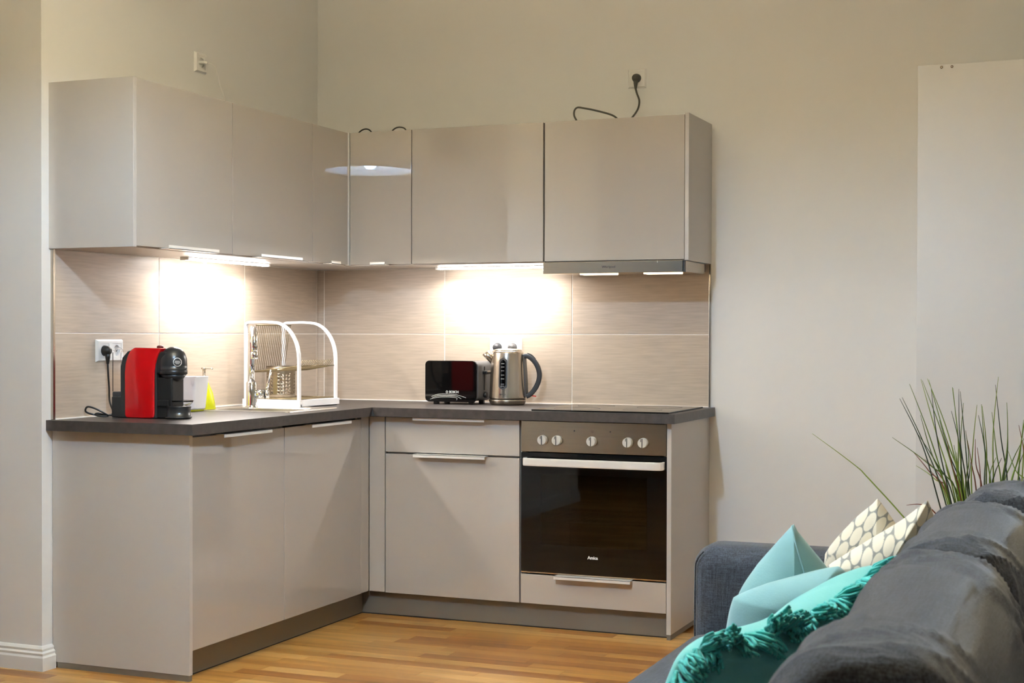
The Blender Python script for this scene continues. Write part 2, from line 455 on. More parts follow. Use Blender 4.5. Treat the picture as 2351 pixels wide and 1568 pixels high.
# oven housing
t = thing('oven_cabinet', 'base cabinet housing the oven, with low drawer and end panel', 'cabinet', ((X1 + X2) / 2, -.28, 0))
b = BM()
box(b, X1, X1 + .016, -FR + .0195, -.013, ZD, ZB - .0005); box(b, X2 - .016, X2, -FR + .0195, -.013, ZD, ZB - .0005)
box(b, X1 + .016, X2 - .016, -FR + .0195, -.013, ZD, .2100)
part('body', b, 'carcass', t)
d = front_x(t, X1 + .002, X2, ZD, .2165, FR, 'drawer'); handle_bar('X', 1.386, 1.697, .2165 - .0028 + G, FR, True, d)
b = BM(); box(b, X2 + .0008, X2 + .0185, -FR - .004, -.002, .020, ZB - .0005, .0008, 1); part('side_panel', b, 'panel', t)
b = BM(); box(b, X2 + .002, X2 + .017, -FR - .002, -.022, 0, .0198); part('panel_foot', b, 'plinth', t)
# plinths
b = BM(); box(b, .499, .515, -1.8135, -.5245, .0045, ZD - .0008, .0006, 1)
t = thing('plinth', 'grey metal-look plinth board under the sink-side cabinets', 'plinth', (.507, -1.17, 0))
part('board', b, 'plinth', t); b = BM(); box(b, .500, .513, -1.8135, -.5245, 0, .0044); part('floor_seal', b, 'seal', t)
t = thing('plinth', 'grey metal-look plinth board under the oven and drawer cabinets', 'plinth', (1.17, -.516, 0))
b = BM(); box(b, .499, 1.8335, -.524, -.508, .0045, ZD - .0008, .0006, 1); part('board', b, 'plinth', t)
b = BM(); box(b, .499, 1.8335, -.522, -.509, 0, .0044); part('floor_seal', b, 'seal', t)

# worktop (L shape with a sink cut-out)
SX0, SX1, SY0, SY1 = .125, .465, -1.055, -.79          # cut-out for the bowl
wt = thing('worktop', 'dark grey stone-look L-shaped worktop', 'worktop', (.6, -.6, ZB))
def slab(xs, ys, keep, z0, z1):
    b = BM(); V = {}
    def v(i, j, k):
        if (i, j, k) not in V: V[i, j, k] = b.verts.new((xs[i], ys[j], (z0, z1)[k]))
        return V[i, j, k]
    K = {(i, j) for i in range(len(xs) - 1) for j in range(len(ys) - 1) if keep((xs[i] + xs[i + 1]) / 2, (ys[j] + ys[j + 1]) / 2)}
    for i, j in K:
        b.faces.new((v(i, j, 1), v(i + 1, j, 1), v(i + 1, j + 1, 1), v(i, j + 1, 1)))
        b.faces.new((v(i, j, 0), v(i, j + 1, 0), v(i + 1, j + 1, 0), v(i + 1, j, 0)))
        for (di, dj, p, q) in ((-1, 0, (i, j), (i, j + 1)), (1, 0, (i + 1, j + 1), (i + 1, j)), (0, -1, (i + 1, j), (i, j)), (0, 1, (i, j + 1), (i + 1, j + 1))):
            if (i + di, j + dj) not in K:
                b.faces.new((v(*p, 0), v(*q, 0), v(*q, 1), v(*p, 1)))
    return b
b = slab([.0005, SX0, SX1, .5985], [-1.863, SY0, SY1, -.001], lambda x, y: not (SX0 < x < SX1 and SY0 < y < SY1), ZB, ZT)
part('slab', b, 'worktop', wt)
b = BM(); box(b, .5989, 1.8745, -.5985, -.001, ZB, ZT); part('slab', b, 'worktop', wt)
b = BM(); prism(b, [(.5990, -.5987), (.6065, -.5987), (.5990, -.6062)], ZB, ZB + .0004, 'XY')
tri = BM()
P = [(.5990, -.5990, ZT - .001), (.5992, -.6075, ZB + .001), (.6100, -.5992, ZB + .001), (.5986, -.5986, ZB + .001)]
vv = [tri.verts.new(p) for p in P]
for f in ((0, 1, 2), (0, 2, 3), (0, 3, 1), (1, 3, 2)): tri.faces.new([vv[i] for i in f])
b.free(); part('corner_joint', tri, 'joint', wt)

# ------------------------------------------------------------------ wall cabinets
def upper(label, kind, a0, a1, gap=0.):
    if kind == 'Y':
        t = thing('wall_cabinet', label, 'cabinet', (.17, (a0 + a1) / 2, ZU0))
        b = BM(); box(b, .0, UL - .0195, a0 + .0006, a1 - .0006, ZU0 - .003, ZU1 - .001, .0006, 1); part('body', b, 'carcass', t)
        return t, front_y(t, a0, a1, ZU0, ZU1, UL)
    t = thing('wall_cabinet', label, 'cabinet', ((a0 + a1) / 2, -.17, ZU0))
    b = BM(); box(b, a0 + .0006, a1 - .0006, -UR + .0195, -.0, ZU0 - .003, ZU1 - .001, .0006, 1); part('body', b, 'carcass', t)
    return t, front_x(t, a0 + gap, a1 - gap, ZU0, ZU1, UR)
t, d = upper('glossy wall cabinet with bare side panel, at the left end above the coffee machine', 'Y', -1.8295, -1.2433)
handle_bar('Y', -1.684, -1.376, ZU0 + .0012, UL, False, d)
b = BM(); box(b, .0, UL + .002, -1.8465, -1.8298, ZU0 - .003, ZU1, .0008, 1); part('side_panel', b, 'panel', t)
t, d = upper('glossy wall cabinet above the tap and dish rack', 'Y', -1.2433, -.6514)
handle_bar('Y', -1.090, -.782, ZU0 + .0012, UL, False, d)
# corner wall cabinet with two narrow doors
t = thing('corner_wall_cabinet', 'glossy corner wall cabinet with two narrow doors meeting at right angles', 'cabinet', (.2, -.2, ZU0))
b = BM(); prism(b, [(.0, -.6508), (UL - .0195, -.6508), (UL - .0195, -UR + .0195), (.6517, -UR + .0195), (.6517, -.0), (.0, -.0)], ZU0 - .003, ZU1 - .001, 'XY')
part('body', b, 'carcass', t)
d = front_y(t, -.6514, -UR - .004, ZU0, ZU1, UL); handle_bar('Y', -.545, -.467, ZU0 + .0012, UL, False, d)
d = front_x(t, UL + .006, .6523, ZU0, ZU1, UR); handle_bar('X', .470, .540, ZU0 + .0012, UR, False, d)
b = BM(); box(b, UL - .016, UL + .0045, -UR - .0028, -UR + .015, ZU0, ZU1, .0008, 1); part('corner_strip', b, 'alu', t)
t, d = upper('wide glossy wall cabinet above the kettle and toaster, beside the hood cabinet', 'X', .6523, 1.2481)
b = BM(); box(b, 1.2484, 1.2512, -UR + .012, -.01, ZU0, ZU1 - .002); part('gap_shade', b, 'seal', t)  # dark strip standing in for the shade inside the cabinet gap
t, d = upper('glossy wall cabinet above the extractor hood', 'X', 1.2515, 1.8407)
b = BM(); box(b, 1.8410, 1.8572, -UR - .002, -.0, ZU0 - .003, ZU1 + .004, .0008, 1); part('side_panel', b, 'panel', t)

# ------------------------------------------------------------------ extractor hood
t = thing('extractor_hood', 'slim stainless steel extractor hood with two warm lamps', 'hood', (1.55, -.18, 1.404))
HZ0, HZ1 = 1.4045, 1.4493
b = BM(); prism(b, rrect(1.2575, 1.8345, -.345, -.012, .004, 2), HZ0 + .012, HZ1, 'XY', .001, 1); part('body', b, 'mid_grey', t)
fp = BM(); prism(fp, [(1.2535, -.345), (1.2535, -.3655), (1.8375, -.3655), (1.8375, -.345)], HZ0 - .001, HZ1, 'XY', .0012, 2); part('front_panel', fp, 'steel', t)
b = BM(); box(b, 1.8385, 1.8445, -.345, -.365, HZ0, HZ1 - .001, .001); part('end_cap', b, 'black', t)
b = BM(); box(b, 1.8372, 1.8445, -.3445, -.060, HZ0 + .001, HZ1 - .001, .001); part('side_rail', b, 'steel', t)
b = BM(); box(b, 1.262, 1.833, -.3445, -.02, HZ0 + .004, HZ0 + .0118, .001); part('filter', b, 'steel_b', t)
for x in (1.385, 1.655):
    b = BM(); prism(b, rrect(x, x + .15, -.30, -.235, .012, 4), HZ0 - .004, HZ0 + .0038, 'XY', .001, 1); part('lamp', b, 'hood_lamp', t)
tb = text_bm('Whirlpool', .0135); xf(tb, Matrix.Translation((1.533, -.3660, 1.428)) @ Matrix.Rotation(PI / 2, 4, 'X')); part('logo', tb, 'print_dark', t)
b = BM(); box(b, 1.735, 1.7362, -.367, -.3665, HZ1 - .008, HZ1 + .003); part('slider_tab', b, 'alu', t)

# ------------------------------------------------------------------ under-cabinet lights
def led(label, axis, a0, a1, d):
    z1 = ZU0 - .0032; z0 = z1 - .012
    t = thing('under_cabinet_light', label, 'lamp', (d, (a0 + a1) / 2, z0) if axis == 'Y' else ((a0 + a1) / 2, -d, z0))
    b = BM(); c = BM(); e = BM()
    def bx(bb, p, q, r, s, z_0, z_1, bv=0):
        if axis == 'Y': box(bb, r, s, p, q, z_0, z_1, bv)
        else: box(bb, p, q, -s, -r, z_0, z_1, bv)
    bx(b, a0 - .012, a1 + .012, d - .018, d + .018, z1 - .004, z1, .001)
    part('housing', b, 'alu', t)
    bx(c, a0, a1, d - .015, d + .015, z0 + .001, z1 - .0041, .002); part('diffuser', c, 'led', t)
    bx(e, a0 - .012, a0 - .0005, d - .018, d + .018, z0, z1 - .0041, .001); part('end_cap', e, 'alu', t); e = BM()
    bx(e, a1 + .0005, a1 + .012, d - .018, d + .018, z0, z1 - .0041, .001); part('end_cap', e, 'alu', t)
    ld = bpy.data.lights.new('led_light', 'AREA'); ld.shape = 'RECTANGLE'; ld.energy = LED_W * (1.0 if axis == 'Y' else .85); ld.color = (1.0, .965, .94); ld.spread = math.radians(180)
    ld.size = .026 if axis == 'Y' else a1 - a0; ld.size_y = a1 - a0 if axis == 'Y' else .026
    lo = bpy.data.objects.new('led_light', ld); COL.objects.link(lo); lo.parent = t; lo.location = (0, 0, -.001); lo.rotation_euler = (0, math.radians(-16), 0) if axis == 'Y' else (math.radians(-16), 0, 0)
    return t
t = led('lit LED strip light under the wall cabinets above the tap', 'Y', -1.225, -.66, .13)
b = BM(); cyl(b, (.075, -1.02, ZU0 - .020), .009, .0168, 16, 'Z', .002); part('switch_knob', b, 'alu', t)
led('lit LED strip light under the wall cabinet above the kettle', 'X', .68, 1.17, .13)

# ------------------------------------------------------------------ oven and hob
ov = thing('oven', 'built-in oven with steel control panel, bar handle and black glass door', 'oven', ((X1 + X2) / 2, -.3, .22))
OX0, OX1 = X1 + .004, X2 - .002
b = BM()
box(b, OX0 + .02, OX0 + .03, -FR + .02, -.06, .235, .80); box(b, OX1 - .03, OX1 - .02, -FR + .02, -.06, .235, .80)
box(b, OX0 + .03, OX1 - .03, -.07, -.06, .235, .80); box(b, OX0 + .03, OX1 - .03, -FR + .02, -.07, .235, .245)
box(b, OX0 + .03, OX1 - .03, -FR + .02, -.07, .70, .80)
part('cavity', b, 'oven_in', ov)
b = BM(); box(b, OX0, OX1, -FR, -FR + .018, .6975, ZB - .004, .0015); cp = part('control_panel', b, 'steel', ov)
def rotY(x, y, z): return Matrix.Translation((x, y, z)) @ Matrix.Rotation(PI / 2, 4, 'X')
for x in (1.330, 1.390, 1.533, 1.679, 1.740):
    b = BM(); lathe(b, [(.0195, -FR), (.0195, -FR - .004), (.0185, -FR - .016), (.0170, -FR - .0185)], (x, 0, .745), 28, 'Y')
    k = part('knob', b, 'knob', cp)
    b = BM(); box(b, x - .0016, x + .0016, -FR - .0195, -FR - .0180, .7275, .7625); part('pointer', b, 'print_dark', k)
    b = BM(); box(b, x - .0065, x - .0040, -FR - .0194, -FR - .0180, .7500, .7610); part('pointer', b, 'print_dark', k)
b = BM()
for x in (1.330, 1.390, 1.679, 1.740):
    for dx, dz, w2 in ((-.006, 0, .0012), (.001, -.001, .0022), (.008, .001, .0010)):
        box(b, x + dx - w2 / 2, x + dx + w2 / 2, -FR - .0003, -FR + .0001, .783 + dz - w2 / 2, .783 + dz + w2 / 2)
for x0, x1, z0, z1 in ((1.529, 1.540, .7845, .7855), (1.529, 1.540, .7795, .7805)): box(b, x0, x1, -FR - .0003, -FR, z0, z1)
part('dial_marks', b, 'print_dark', cp)['kind'] = 'stuff'
for x in (1.460, 1.607):
    b = BM(); cyl(b, (x, -FR - .001, .784), .0026, .0012, 12, 'Y'); part('indicator_light', b, 'black', cp)
# door: frame of black glass with a see-through window
b = slab([OX0, 1.320, 1.754, OX1], [.2265, .335, .612, .694], lambda x, z: not (1.320 < x < 1.754 and .335 < z < .612), -FR, -FR + .018)
xf(b, Matrix(((1, 0, 0, 0), (0, 0, 1, 0), (0, 1, 0, 0), (0, 0, 0, 1)))); dr = part('door', b, 'black_gloss', ov)
m = mat('oven_glass', (.10, .11, .10, 1), .02, trans=1., ior=1.45)
b = BM(); box(b, 1.3202, 1.7538, -FR + .0002, -FR + .0045, .3352, .6118); part('glass', b, 'oven_glass', dr)
b = BM(); pts = spline([(1.2595, -FR - .001, .660), (1.262, -FR - .030, .660), (1.290, -FR - .043, .6605), (1.40, -FR - .045, .6605), (1.66, -FR - .045, .6605), (1.79, -FR - .043, .6605), (1.818, -FR - .030, .660), (1.8205, -FR - .001, .660)], 6)
b = BM(); tube(b, pts, .01, 12, flat=(.005, .0155), up=(0, 0, 1)); part('handle', b, 'alu', dr)
tb = text_bm('Amica', .0165, bold=.0006); xf(tb, rotY(1.537, -FR - .0004, .2935)); part('logo', tb, 'print_white', dr)
b = BM(); box(b, OX0, OX1, -FR + .001, -FR + .012, .2205, .2255); part('trim_strip', b, 'steel_b', ov)
b = BM()
for z in (.42,):
    tube(b, [(1.29, -.49, z), (1.78, -.49, z)], .0028, 6); tube(b, [(1.29, -.11, z), (1.78, -.11, z)], .0028, 6)
    for i in range(16): tube(b, [(1.30 + i * .0313, -.49, z), (1.30 + i * .0313, -.11, z)], .0016, 5)
rk = part('rack', b, 'steel_b', ov)

b = BM(); box(b, 1.288, 1.846, -.578, -.085, ZT + .0003, ZT + .0062, .0015); 
hob = thing('hob', 'black glass-ceramic hob set into the worktop above the oven', 'hob', (1.567, -.33, ZT)); part('glass', b, 'hob_glass', hob)
for cx, cy, r in ((1.43, -.44, .09), (1.43, -.21, .075), (1.70, -.44, .075), (1.70, -.21, .09)):
    b = BM(); lathe(b, [(r, 0), (r + .0015, 0), (r + .0015, .0002), (r, .0002)], (cx, cy, ZT + .0063), 40, 'Z', False); part('zone_ring', b, 'print_dark', hob)

# ------------------------------------------------------------------ sockets and plugs
def hole_plate(b, cx, cz, hw, r, y, n=24):
    """square face with a round hole in plane y (local: x right, z up, faces -y)"""
    out = []; inn = []
    for i in range(n):
        a = 2 * PI * i / n; ca, sa = math.cos(a), math.sin(a); s = 1 / max(abs(ca), abs(sa))
        out.append(b.verts.new((cx + ca * s * hw, y, cz + sa * s * hw))); inn.append(b.verts.new((cx + ca * r, y, cz + sa * r)))
    bot = [b.verts.new((v.co.x, y + .0075, v.co.z)) for v in inn]; back = [b.verts.new((v.co.x, y + .009, v.co.z)) for v in out]
    for i in range(n):
        j = (i + 1) % n
        b.faces.new((out[i], out[j], inn[j], inn[i])); b.faces.new((inn[i], inn[j], bot[j], bot[i])); b.faces.new((out[j], out[i], back[i], back[j]))
    b.faces.new(bot)
def socket(label, n, loc, rotz, group):
    """local frame: x right, z up, wall at y=0, faces -y"""
    t = thing('power_socket', label, 'socket', loc, rotz, group)
    W = .0815 + .0712 * (n - 1); H = .0815
    b = BM(); hw = .0262; xs = [(i - (n - 1) / 2) * .0712 for i in range(n)]
    cuts = sorted([-W / 2, W / 2] + [x - hw for x in xs] + [x + hw for x in xs])
    b2 = slab(cuts, [-H / 2, -hw, hw, H / 2], lambda x, z: not (abs(z) < hw and any(abs(x - c) < hw for c in xs)), -.0105, -.0005)
    xf(b2, Matrix(((1, 0, 0, 0), (0, 0, 1, 0), (0, 1, 0, 0), (0, 0, 0, 1))))
    for v in b2.verts:
        if v.co.y < -.005 and (abs(abs(v.co.x) - W / 2) < 1e-4 or abs(abs(v.co.z) - H / 2) < 1e-4):
            if abs(abs(v.co.x) - W / 2) < 1e-4: v.co.x *= 1 - .012 / W
            if abs(abs(v.co.z) - H / 2) < 1e-4: v.co.z *= 1 - .012 / H
    part('frame', b2, 'socket_white', t, local=True)
    for x in xs:
        b = BM(); hole_plate(b, x, 0, hw - .0004, .0195, -.0095); ins = part('insert', b, 'socket_white', t, local=True)
        for dx in (-.0095, .0095):
            b = BM(); cyl(b, (x + dx, -.0022, 0), .0024, .0004, 10, 'Y'); part('contact_hole', b, 'black', ins, local=True)
    return t
W = PI / 2     # local x -> world y on left wall (faces +x)
socket('white double socket on the tiles beside the red coffee machine', 2, (TT, -1.5330, 1.0955), W, 'wall sockets')
socket('white double socket on the tiles behind the kettle', 2, (.944, -TT, 1.1015), 0, 'wall sockets')
socket('white single socket on the left wall above the wall cabinets', 1, (0, -.9430, 2.2430), W, 'wall sockets')
socket('white single socket with dark plug on the wall above the hood cabinet', 1, (1.5350, 0, 2.2335), 0, 'wall sockets')

def plug_bm(c, axis, n=20):
    """schuko plug seated in a socket, body sticks out along axis, cord exit downwards"""
    b = BM(); x, y, z = c
    pr = [(.0185, 0), (.0187, .012), (.0165, .022), (.0125, .030), (.006, .034)]
    if axis == '+x': lathe(b, pr, (x, y, z), n, 'X'); ex = (x + .02, y, z - .006)
    else: lathe(b, [(r, -h) for r, h in pr], (x, y, z), n, 'Y'); ex = (x, y - .02, z - .006)
    tube(b, [ex, (ex[0], ex[1], ex[2] - .018), (ex[0], ex[1], ex[2] - .034), (ex[0], ex[1], ex[2] - .042)], [.0105, .009, .006, .0045], 10)
    return b, (ex[0], ex[1], ex[2] - .040)

# cord above hood cabinet
t = thing('hood_cable', 'dark grey cord and plug looping above the hood cabinet', 'cord', (1.5350, -.03, 2.02))
b, e = plug_bm((1.5350, -.0035, 2.2335), '-y'); pl = part('plug', b, 'cable_grey', t)
b = BM(); tube(b, spline([e, (1.543, -.030, 2.165), (1.556, -.040, 2.135), (1.556, -.055, 2.10), (1.545, -.085, 2.065), (1.530, -.11, 2.040), (1.52, -.13, 2.0270),
    (1.515, -.15, 2.0262), (1.512, -.17, 2.035), (1.485, -.18, 2.058), (1.42, -.19, 2.079), (1.365, -.195, 2.092), (1.340, -.20, 2.095), (1.327, -.20, 2.083), (1.326, -.20, 2.062), (1.337, -.20, 2.040), (1.342, -.20, 2.0262)], 6), .0040, 8)
part('cord', b, 'cable_grey', t)
# white cord on left wall
t = thing('light_cable', 'thin white cord and flat plug dropping behind the left wall cabinets', 'cord', (.03, -.94, 2.03))
b = BM(); tube(b, [(.0015, -.9430, 2.243), (.014, -.9430, 2.243), (.026, -.942, 2.242), (.034, -.938, 2.239)], .008, 10, flat=(.014, .0058), up=(0, 0, 1)); part('plug', b, 'socket_white', t)
b = BM(); tube(b, spline([(.033, -.938, 2.2395), (.043, -.915, 2.237), (.045, -.890, 2.22), (.045, -.870, 2.17), (.05, -.835, 2.11), (.055, -.79, 2.06), (.07, -.74, 2.028), (.09, -.70, 2.0248)], 6), .0027, 8); part('cord', b, 'socket_white', t)
# loose black cables on top of the wall cabinets
for i, (lab, pts) in enumerate((
    ('short black cable loop resting on top of the corner wall cabinet by the left wall', [(.20, -.52, 2.0236), (.20, -.50, 2.041), (.205, -.47, 2.046), (.21, -.44, 2.040), (.215, -.42, 2.0236)]),
    ('small black cable loop showing right above the corner of the wall cabinets', [(.31, -.20, 2.0236), (.325, -.20, 2.045), (.35, -.20, 2.056), (.375, -.20, 2.050), (.395, -.20, 2.0236)]),
    ('thin grey cable arch peeking over the narrow corner door', [(.475, -.20, 2.0236), (.49, -.20, 2.046), (.515, -.20, 2.056), (.545, -.20, 2.049), (.56, -.20, 2.0236)]))):
    b = BM(); tube(b, spline(pts, 6), .0032, 8); single('loose_cable', b, 'cable' if i < 2 else 'cable_grey', lab, 'cable', pts[0], 'cables on top of the wall cabinets')
for i, (x, lab) in enumerate(((.908, 'dark plug in the left half of the socket behind the kettle'), (.979, 'grey plug in the right half of the socket behind the kettle'))):
    t = thing('power_plug', lab, 'plug', (x, -.03, 1.06), 0, 'plugs behind the kettle')
    b, e = plug_bm((x, -.0135, 1.1015), '-y'); part('plug', b, 'dark_grey' if i == 0 else 'mid_grey', t)
    b = BM(); tube(b, spline([e, (x, -.034, 1.02), (x + .004, -.036, .95), (x + .004, -.034, .90), (x, -.036, ZT + .006)], 5), .0035, 8); part('cord', b, 'dark_grey', t)

# ------------------------------------------------------------------ coffee machine (faces +x)
cm = thing('coffee_machine', 'compact red and black capsule coffee machine on the worktop', 'coffee machine', (.20, -1.60, ZT))
yc = -1.597; hw = .048; z = ZT
b = BM(); poly = [(.105, z + .001), (.170, z + .001), (.295, z + .001), (.295, z + .235), (.285, z + .2465), (.210, z + .2465), (.172, z + .236), (.150, z + .214), (.1415, z + .18), (.1415, z + .076), (.105, z + .076)]
prism(b, poly, yc - hw + .005, yc + hw - .005, 'XZ', .004); part('body', b, 'black_soft', cm)
b = BM(); sh = [(.164, z + .012), (.168, z + .004), (.176, z + .001), (.274, z + .001), (.284, z + .004), (.288, z + .014), (.288, z + .135), (.289, z + .165), (.293, z + .195), (.303, z + .222), (.320, z + .2475), (.205, z + .2495), (.189, z + .240), (.176, z + .222), (.167, z + .195), (.163, z + .160)]
prism(b, sh, yc - hw, yc + hw, 'XZ', .006, 4); part('shell', b, 'red', cm, smooth=True)
b = BM(); prism(b, [(.103, z + .0015), (.170, z + .0015), (.170, z + .074), (.103, z + .074)], yc - hw + .006, yc + hw - .006, 'XZ', .003); part('tank_base', b, 'black', cm)
b = BM(); box(b, .1045, .1405, yc - hw + .008, yc + hw - .008, z + .0745, z + .092, .003); part('tank_cap', b, 'dark_grey', cm)
b = slab([.1045, .1065, .1385, .1405], [yc - hw + .010, yc - hw + .012, yc + hw - .012, yc + hw - .010], lambda x, y: not (.1065 < x < .1385 and abs(y - yc) < hw - .012), z + .0925, z + .232)
tk = part('water_tank', b, 'clear', cm)
b = BM(); tube(b, spline([(.111, yc - hw + .02, z + .2325), (.112, yc - hw + .02, z + .242), (.125, yc - hw + .02, z + .247), (.138, yc - hw + .02, z + .240), (.139, yc - hw + .02, z + .2325)], 5), .0035, 8); part('tank_handle', b, 'clear', tk)
hx = .336
b = BM(); prof = [(.012, .012), (.030, .004), (.041, -.010), (.0475, -.030), (.0485, -.052), (.0485, -.068)]
lathe(b, [(.0485, z + .172)] + [(r, z + .240 + h) for r, h in prof[::-1]][0:] + [(.001, z + .2535)], (hx, yc, 0), 32); hd = part('brew_head', b, 'black_soft', cm, smooth=True)
b = BM(); lathe(b, [(.0478, z + .156), (.0492, z + .158), (.0492, z + .169), (.0478, z + .171)], (hx, yc, 0), 32); part('lip_ring', b, 'black', hd)
b = BM(); lathe(b, [(.004, z + .126), (.016, z + .128), (.034, z + .138), (.046, z + .1555)], (hx, yc, 0), 32); part('spout_cone', b, 'black', hd)
b = BM(); box(b, .290, hx, yc - hw + .006, yc + hw - .006, z + .158, z + .236, .006); part('neck', b, 'black_soft', cm)
A = math.radians(-38); n0 = Vector((math.cos(A), math.sin(A), 0))
Mx = Matrix.Translation(Vector((hx, yc, z + .199)) + n0 * .0474) @ Matrix.Rotation(A + PI / 2, 4, 'Z') @ Matrix.Rotation(-.10, 4, 'X')
b = BM(); lathe(b, [(.0135, -.0022), (.0155, -.0022), (.0155, -.0004), (.0135, -.0004)], (0, 0, 0), 28, 'Y', False); box(b, -.010, .010, -.0022, -.0008, -.0015, .0005); box(b, -.0085, .0085, -.0022, -.0008, .003, .0045); box(b, -.007, .007, -.0022, -.0008, -.006, -.0045)
part('emblem', xf(b, Mx), 'alu', hd)
b = BM(); prism(b, [(.288, z + .002), (.345, z + .002), (.356, z + .004), (.356, z + .145), (.288, z + .145)], yc - .036, yc + .036, 'XZ', .012, 4); part('column', b, 'black', cm)
b = BM(); lathe(b, [(.044, z + .0015), (.047, z + .004), (.047, z + .007), (.042, z + .008), (.042, z + .038), (.044, z + .041), (.0445, z + .0435), (.040, z + .044)], (.358, yc, 0), 36); part('drip_tray', b, 'black_soft', cm)
b = BM(); box(b, .300, .345, yc - hw + .004, yc - hw + .016, z + .044, z + .066, .003); part('tray_latch', b, 'black', cm)
b = BM(); lathe(b, [(.018, z + .0445), (.030, z + .046), (.040, z + .058), (.043, z + .064)], (.367, yc + .004, 0), 24, 'Z', False); gl = single('glass_saucer', b, 'clear', 'small clear glass dish on the drip tray of the coffee machine', 'dish', (.367, yc + .004, z + .0445), smooth=True)
sm = gl.modifiers.new('s', 'SOLIDIFY'); sm.thickness = .0015
b = BM(); lathe(b, [(.012, z + .2475), (.012, z + .253), (.009, z + .256), (.003, z + .257)], (.272, yc + .012, 0), 20); part('button', b, 'dark_red', cm)
b, e = plug_bm((TT + .004, -1.5686, 1.0955), '+x'); pc = BM()
tube(pc, spline([e, (.036, -1.569, 1.00), (.040, -1.570, .96), (.050, -1.580, .915), (.070, -1.59, .885), (.082, -1.60, .872), (.075, -1.63, ZT + .006), (.04, -1.655, ZT + .010), (.020, -1.675, .880), (.030, -1.68, .897), (.052, -1.67, .893), (.080, -1.655, .877),
    (.090, -1.64, ZT + .006), (.070, -1.655, ZT + .005), (.052, -1.663, ZT + .010), (.060, -1.66, .874), (.080, -1.64, .868), (.104, -1.62, .866)], 6), .0036, 8)
cd = part('power_cord', pc, 'cable', cm); part('plug', b, 'cable', cd)

# ------------------------------------------------------------------ sink caddy, soap
t = thing('sink_caddy', 'white plastic sink caddy with a cut-out rim on a lime base', 'caddy', (.088, -1.150, ZT))
def rloft(b, secs, n=5):
    """secs: (cx, cy, hx, hy, r, z) rounded-rect loops"""
    rings = []
    for cx, cy, hx_, hy_, r, zz in secs: rings.append([b.verts.new((cx + x, cy + y, zz)) for x, y in rrect(-hx_, hx_, -hy_, hy_, r, n)])
    N = len(rings[0])
    for r0, r1 in zip(rings, rings[1:]):
        for i in range(N): b.faces.new((r0[i], r0[(i + 1) % N], r1[(i + 1) % N], r1[i]))
    b.faces.new(rings[0][::-1]); b.faces.new(rings[-1]); return rings
b = BM(); c = (.088, -1.150)
rloft(b, [(*c, .052, .042, .014, ZT + .007), (*c, .056, .045, .015, ZT + .012), (*c, .066, .050, .012, ZT + .134), (*c, .064, .048, .011, ZT + .1345), (*c, .054, .043, .012, ZT + .016)])
part('tub', b, 'white_gloss', t, smooth=None)
b = BM(); rloft(b, [(*c, .050, .041, .014, ZT + .0005), (*c, .053, .043, .014, ZT + .0068)]); part('base', b, 'lime', t)
b = BM(); prism(b, [(.132, ZT + .136), (.140, ZT + .108), (.146, ZT + .100), (.152, ZT + .108), (.160, ZT + .136)], -1.2035, -1.199, 'XZ', .001, 1)
part('lip', b, 'white_matte', t)
t = thing('soap_dispenser', 'lime green soap bottle with steel pump behind the white caddy', 'soap dispenser', (.105, -1.045, ZT + .002))
b = BM(); lathe(b, [(.044, ZT + .0022), (.046, ZT + .006), (.042, ZT + .03), (.034, ZT + .068), (.022, ZT + .095), (.016, ZT + .110), (.016, ZT + .120)], (.090, -1.045, 0), 28); part('bottle', b, 'lime', t, smooth=True)
b = BM(); lathe(b, [(.0155, ZT + .1202), (.0155, ZT + .130), (.006, ZT + .133), (.006, ZT + .158), (.009, ZT + .159), (.009, ZT + .165)], (.090, -1.045, 0), 20)
tube(b, [(.078, -1.045, ZT + .1625), (.092, -1.045, ZT + .163), (.120, -1.046, ZT + .1625), (.131, -1.046, ZT + .1615)], .0030, 8); part('pump', b, 'steel_b', t)
b = BM(); lathe(b, [(.011, ZT + .0022), (.012, ZT + .006), (.012, ZT + .075), (.008, ZT + .086), (.006, ZT + .092)], (.104, -.742, 0), 20)
single('slim_bottle', b, 'lime', 'slim lime green bottle half hidden behind the tap', 'bottle', (.104, -.742, ZT + .002), smooth=True)

# ------------------------------------------------------------------ sink and tap
sk = thing('sink', 'stainless steel inset sink with a flat rim', 'sink', (.28, -.9, ZT))
b = BM(); x0, x1, y0, y1 = .055, .500, -1.092, -.700; bx0, bx1, by0, by1 = .135, .455, -1.045, -.80
def loop(bm_, pts, zz): return [bm_.verts.new((p[0], p[1], zz)) for p in pts]
L0 = loop(b, rrect(x0, x1, y0, y1, .02), ZT + .0003); L1 = loop(b, rrect(x0 + .001, x1 - .001, y0 + .001, y1 - .001, .02), ZT + .0026)
L2 = loop(b, rrect(x0 + .006, x1 - .006, y0 + .006, y1 - .006, .02), ZT + .0030); L3 = loop(b, rrect(x0 + .010, x1 - .010, y0 + .010, y1 - .010, .02), ZT + .0014)
L4 = loop(b, rrect(bx0 - .004, bx1 + .004, by0 - .004, by1 + .004, .05), ZT + .0014); L5 = loop(b, rrect(bx0, bx1, by0, by1, .05), ZT - .003)
L6 = loop(b, rrect(bx0 + .006, bx1 - .006, by0 + .006, by1 - .006, .05), ZT - .13); L7 = loop(b, rrect(bx0 + .04, bx1 - .04, by0 + .04, by1 - .04, .03), ZT - .15)
for A_, B_ in zip((L0, L1, L2, L3, L4, L5, L6), (L1, L2, L3, L4, L5, L6, L7)):
    for i in range(len(A_)):
        f = b.faces.new((A_[i], A_[(i + 1) % len(A_)], B_[(i + 1) % len(A_)], B_[i]))
b.faces.new(L7); part('bowl', b, 'steel_sink', sk)
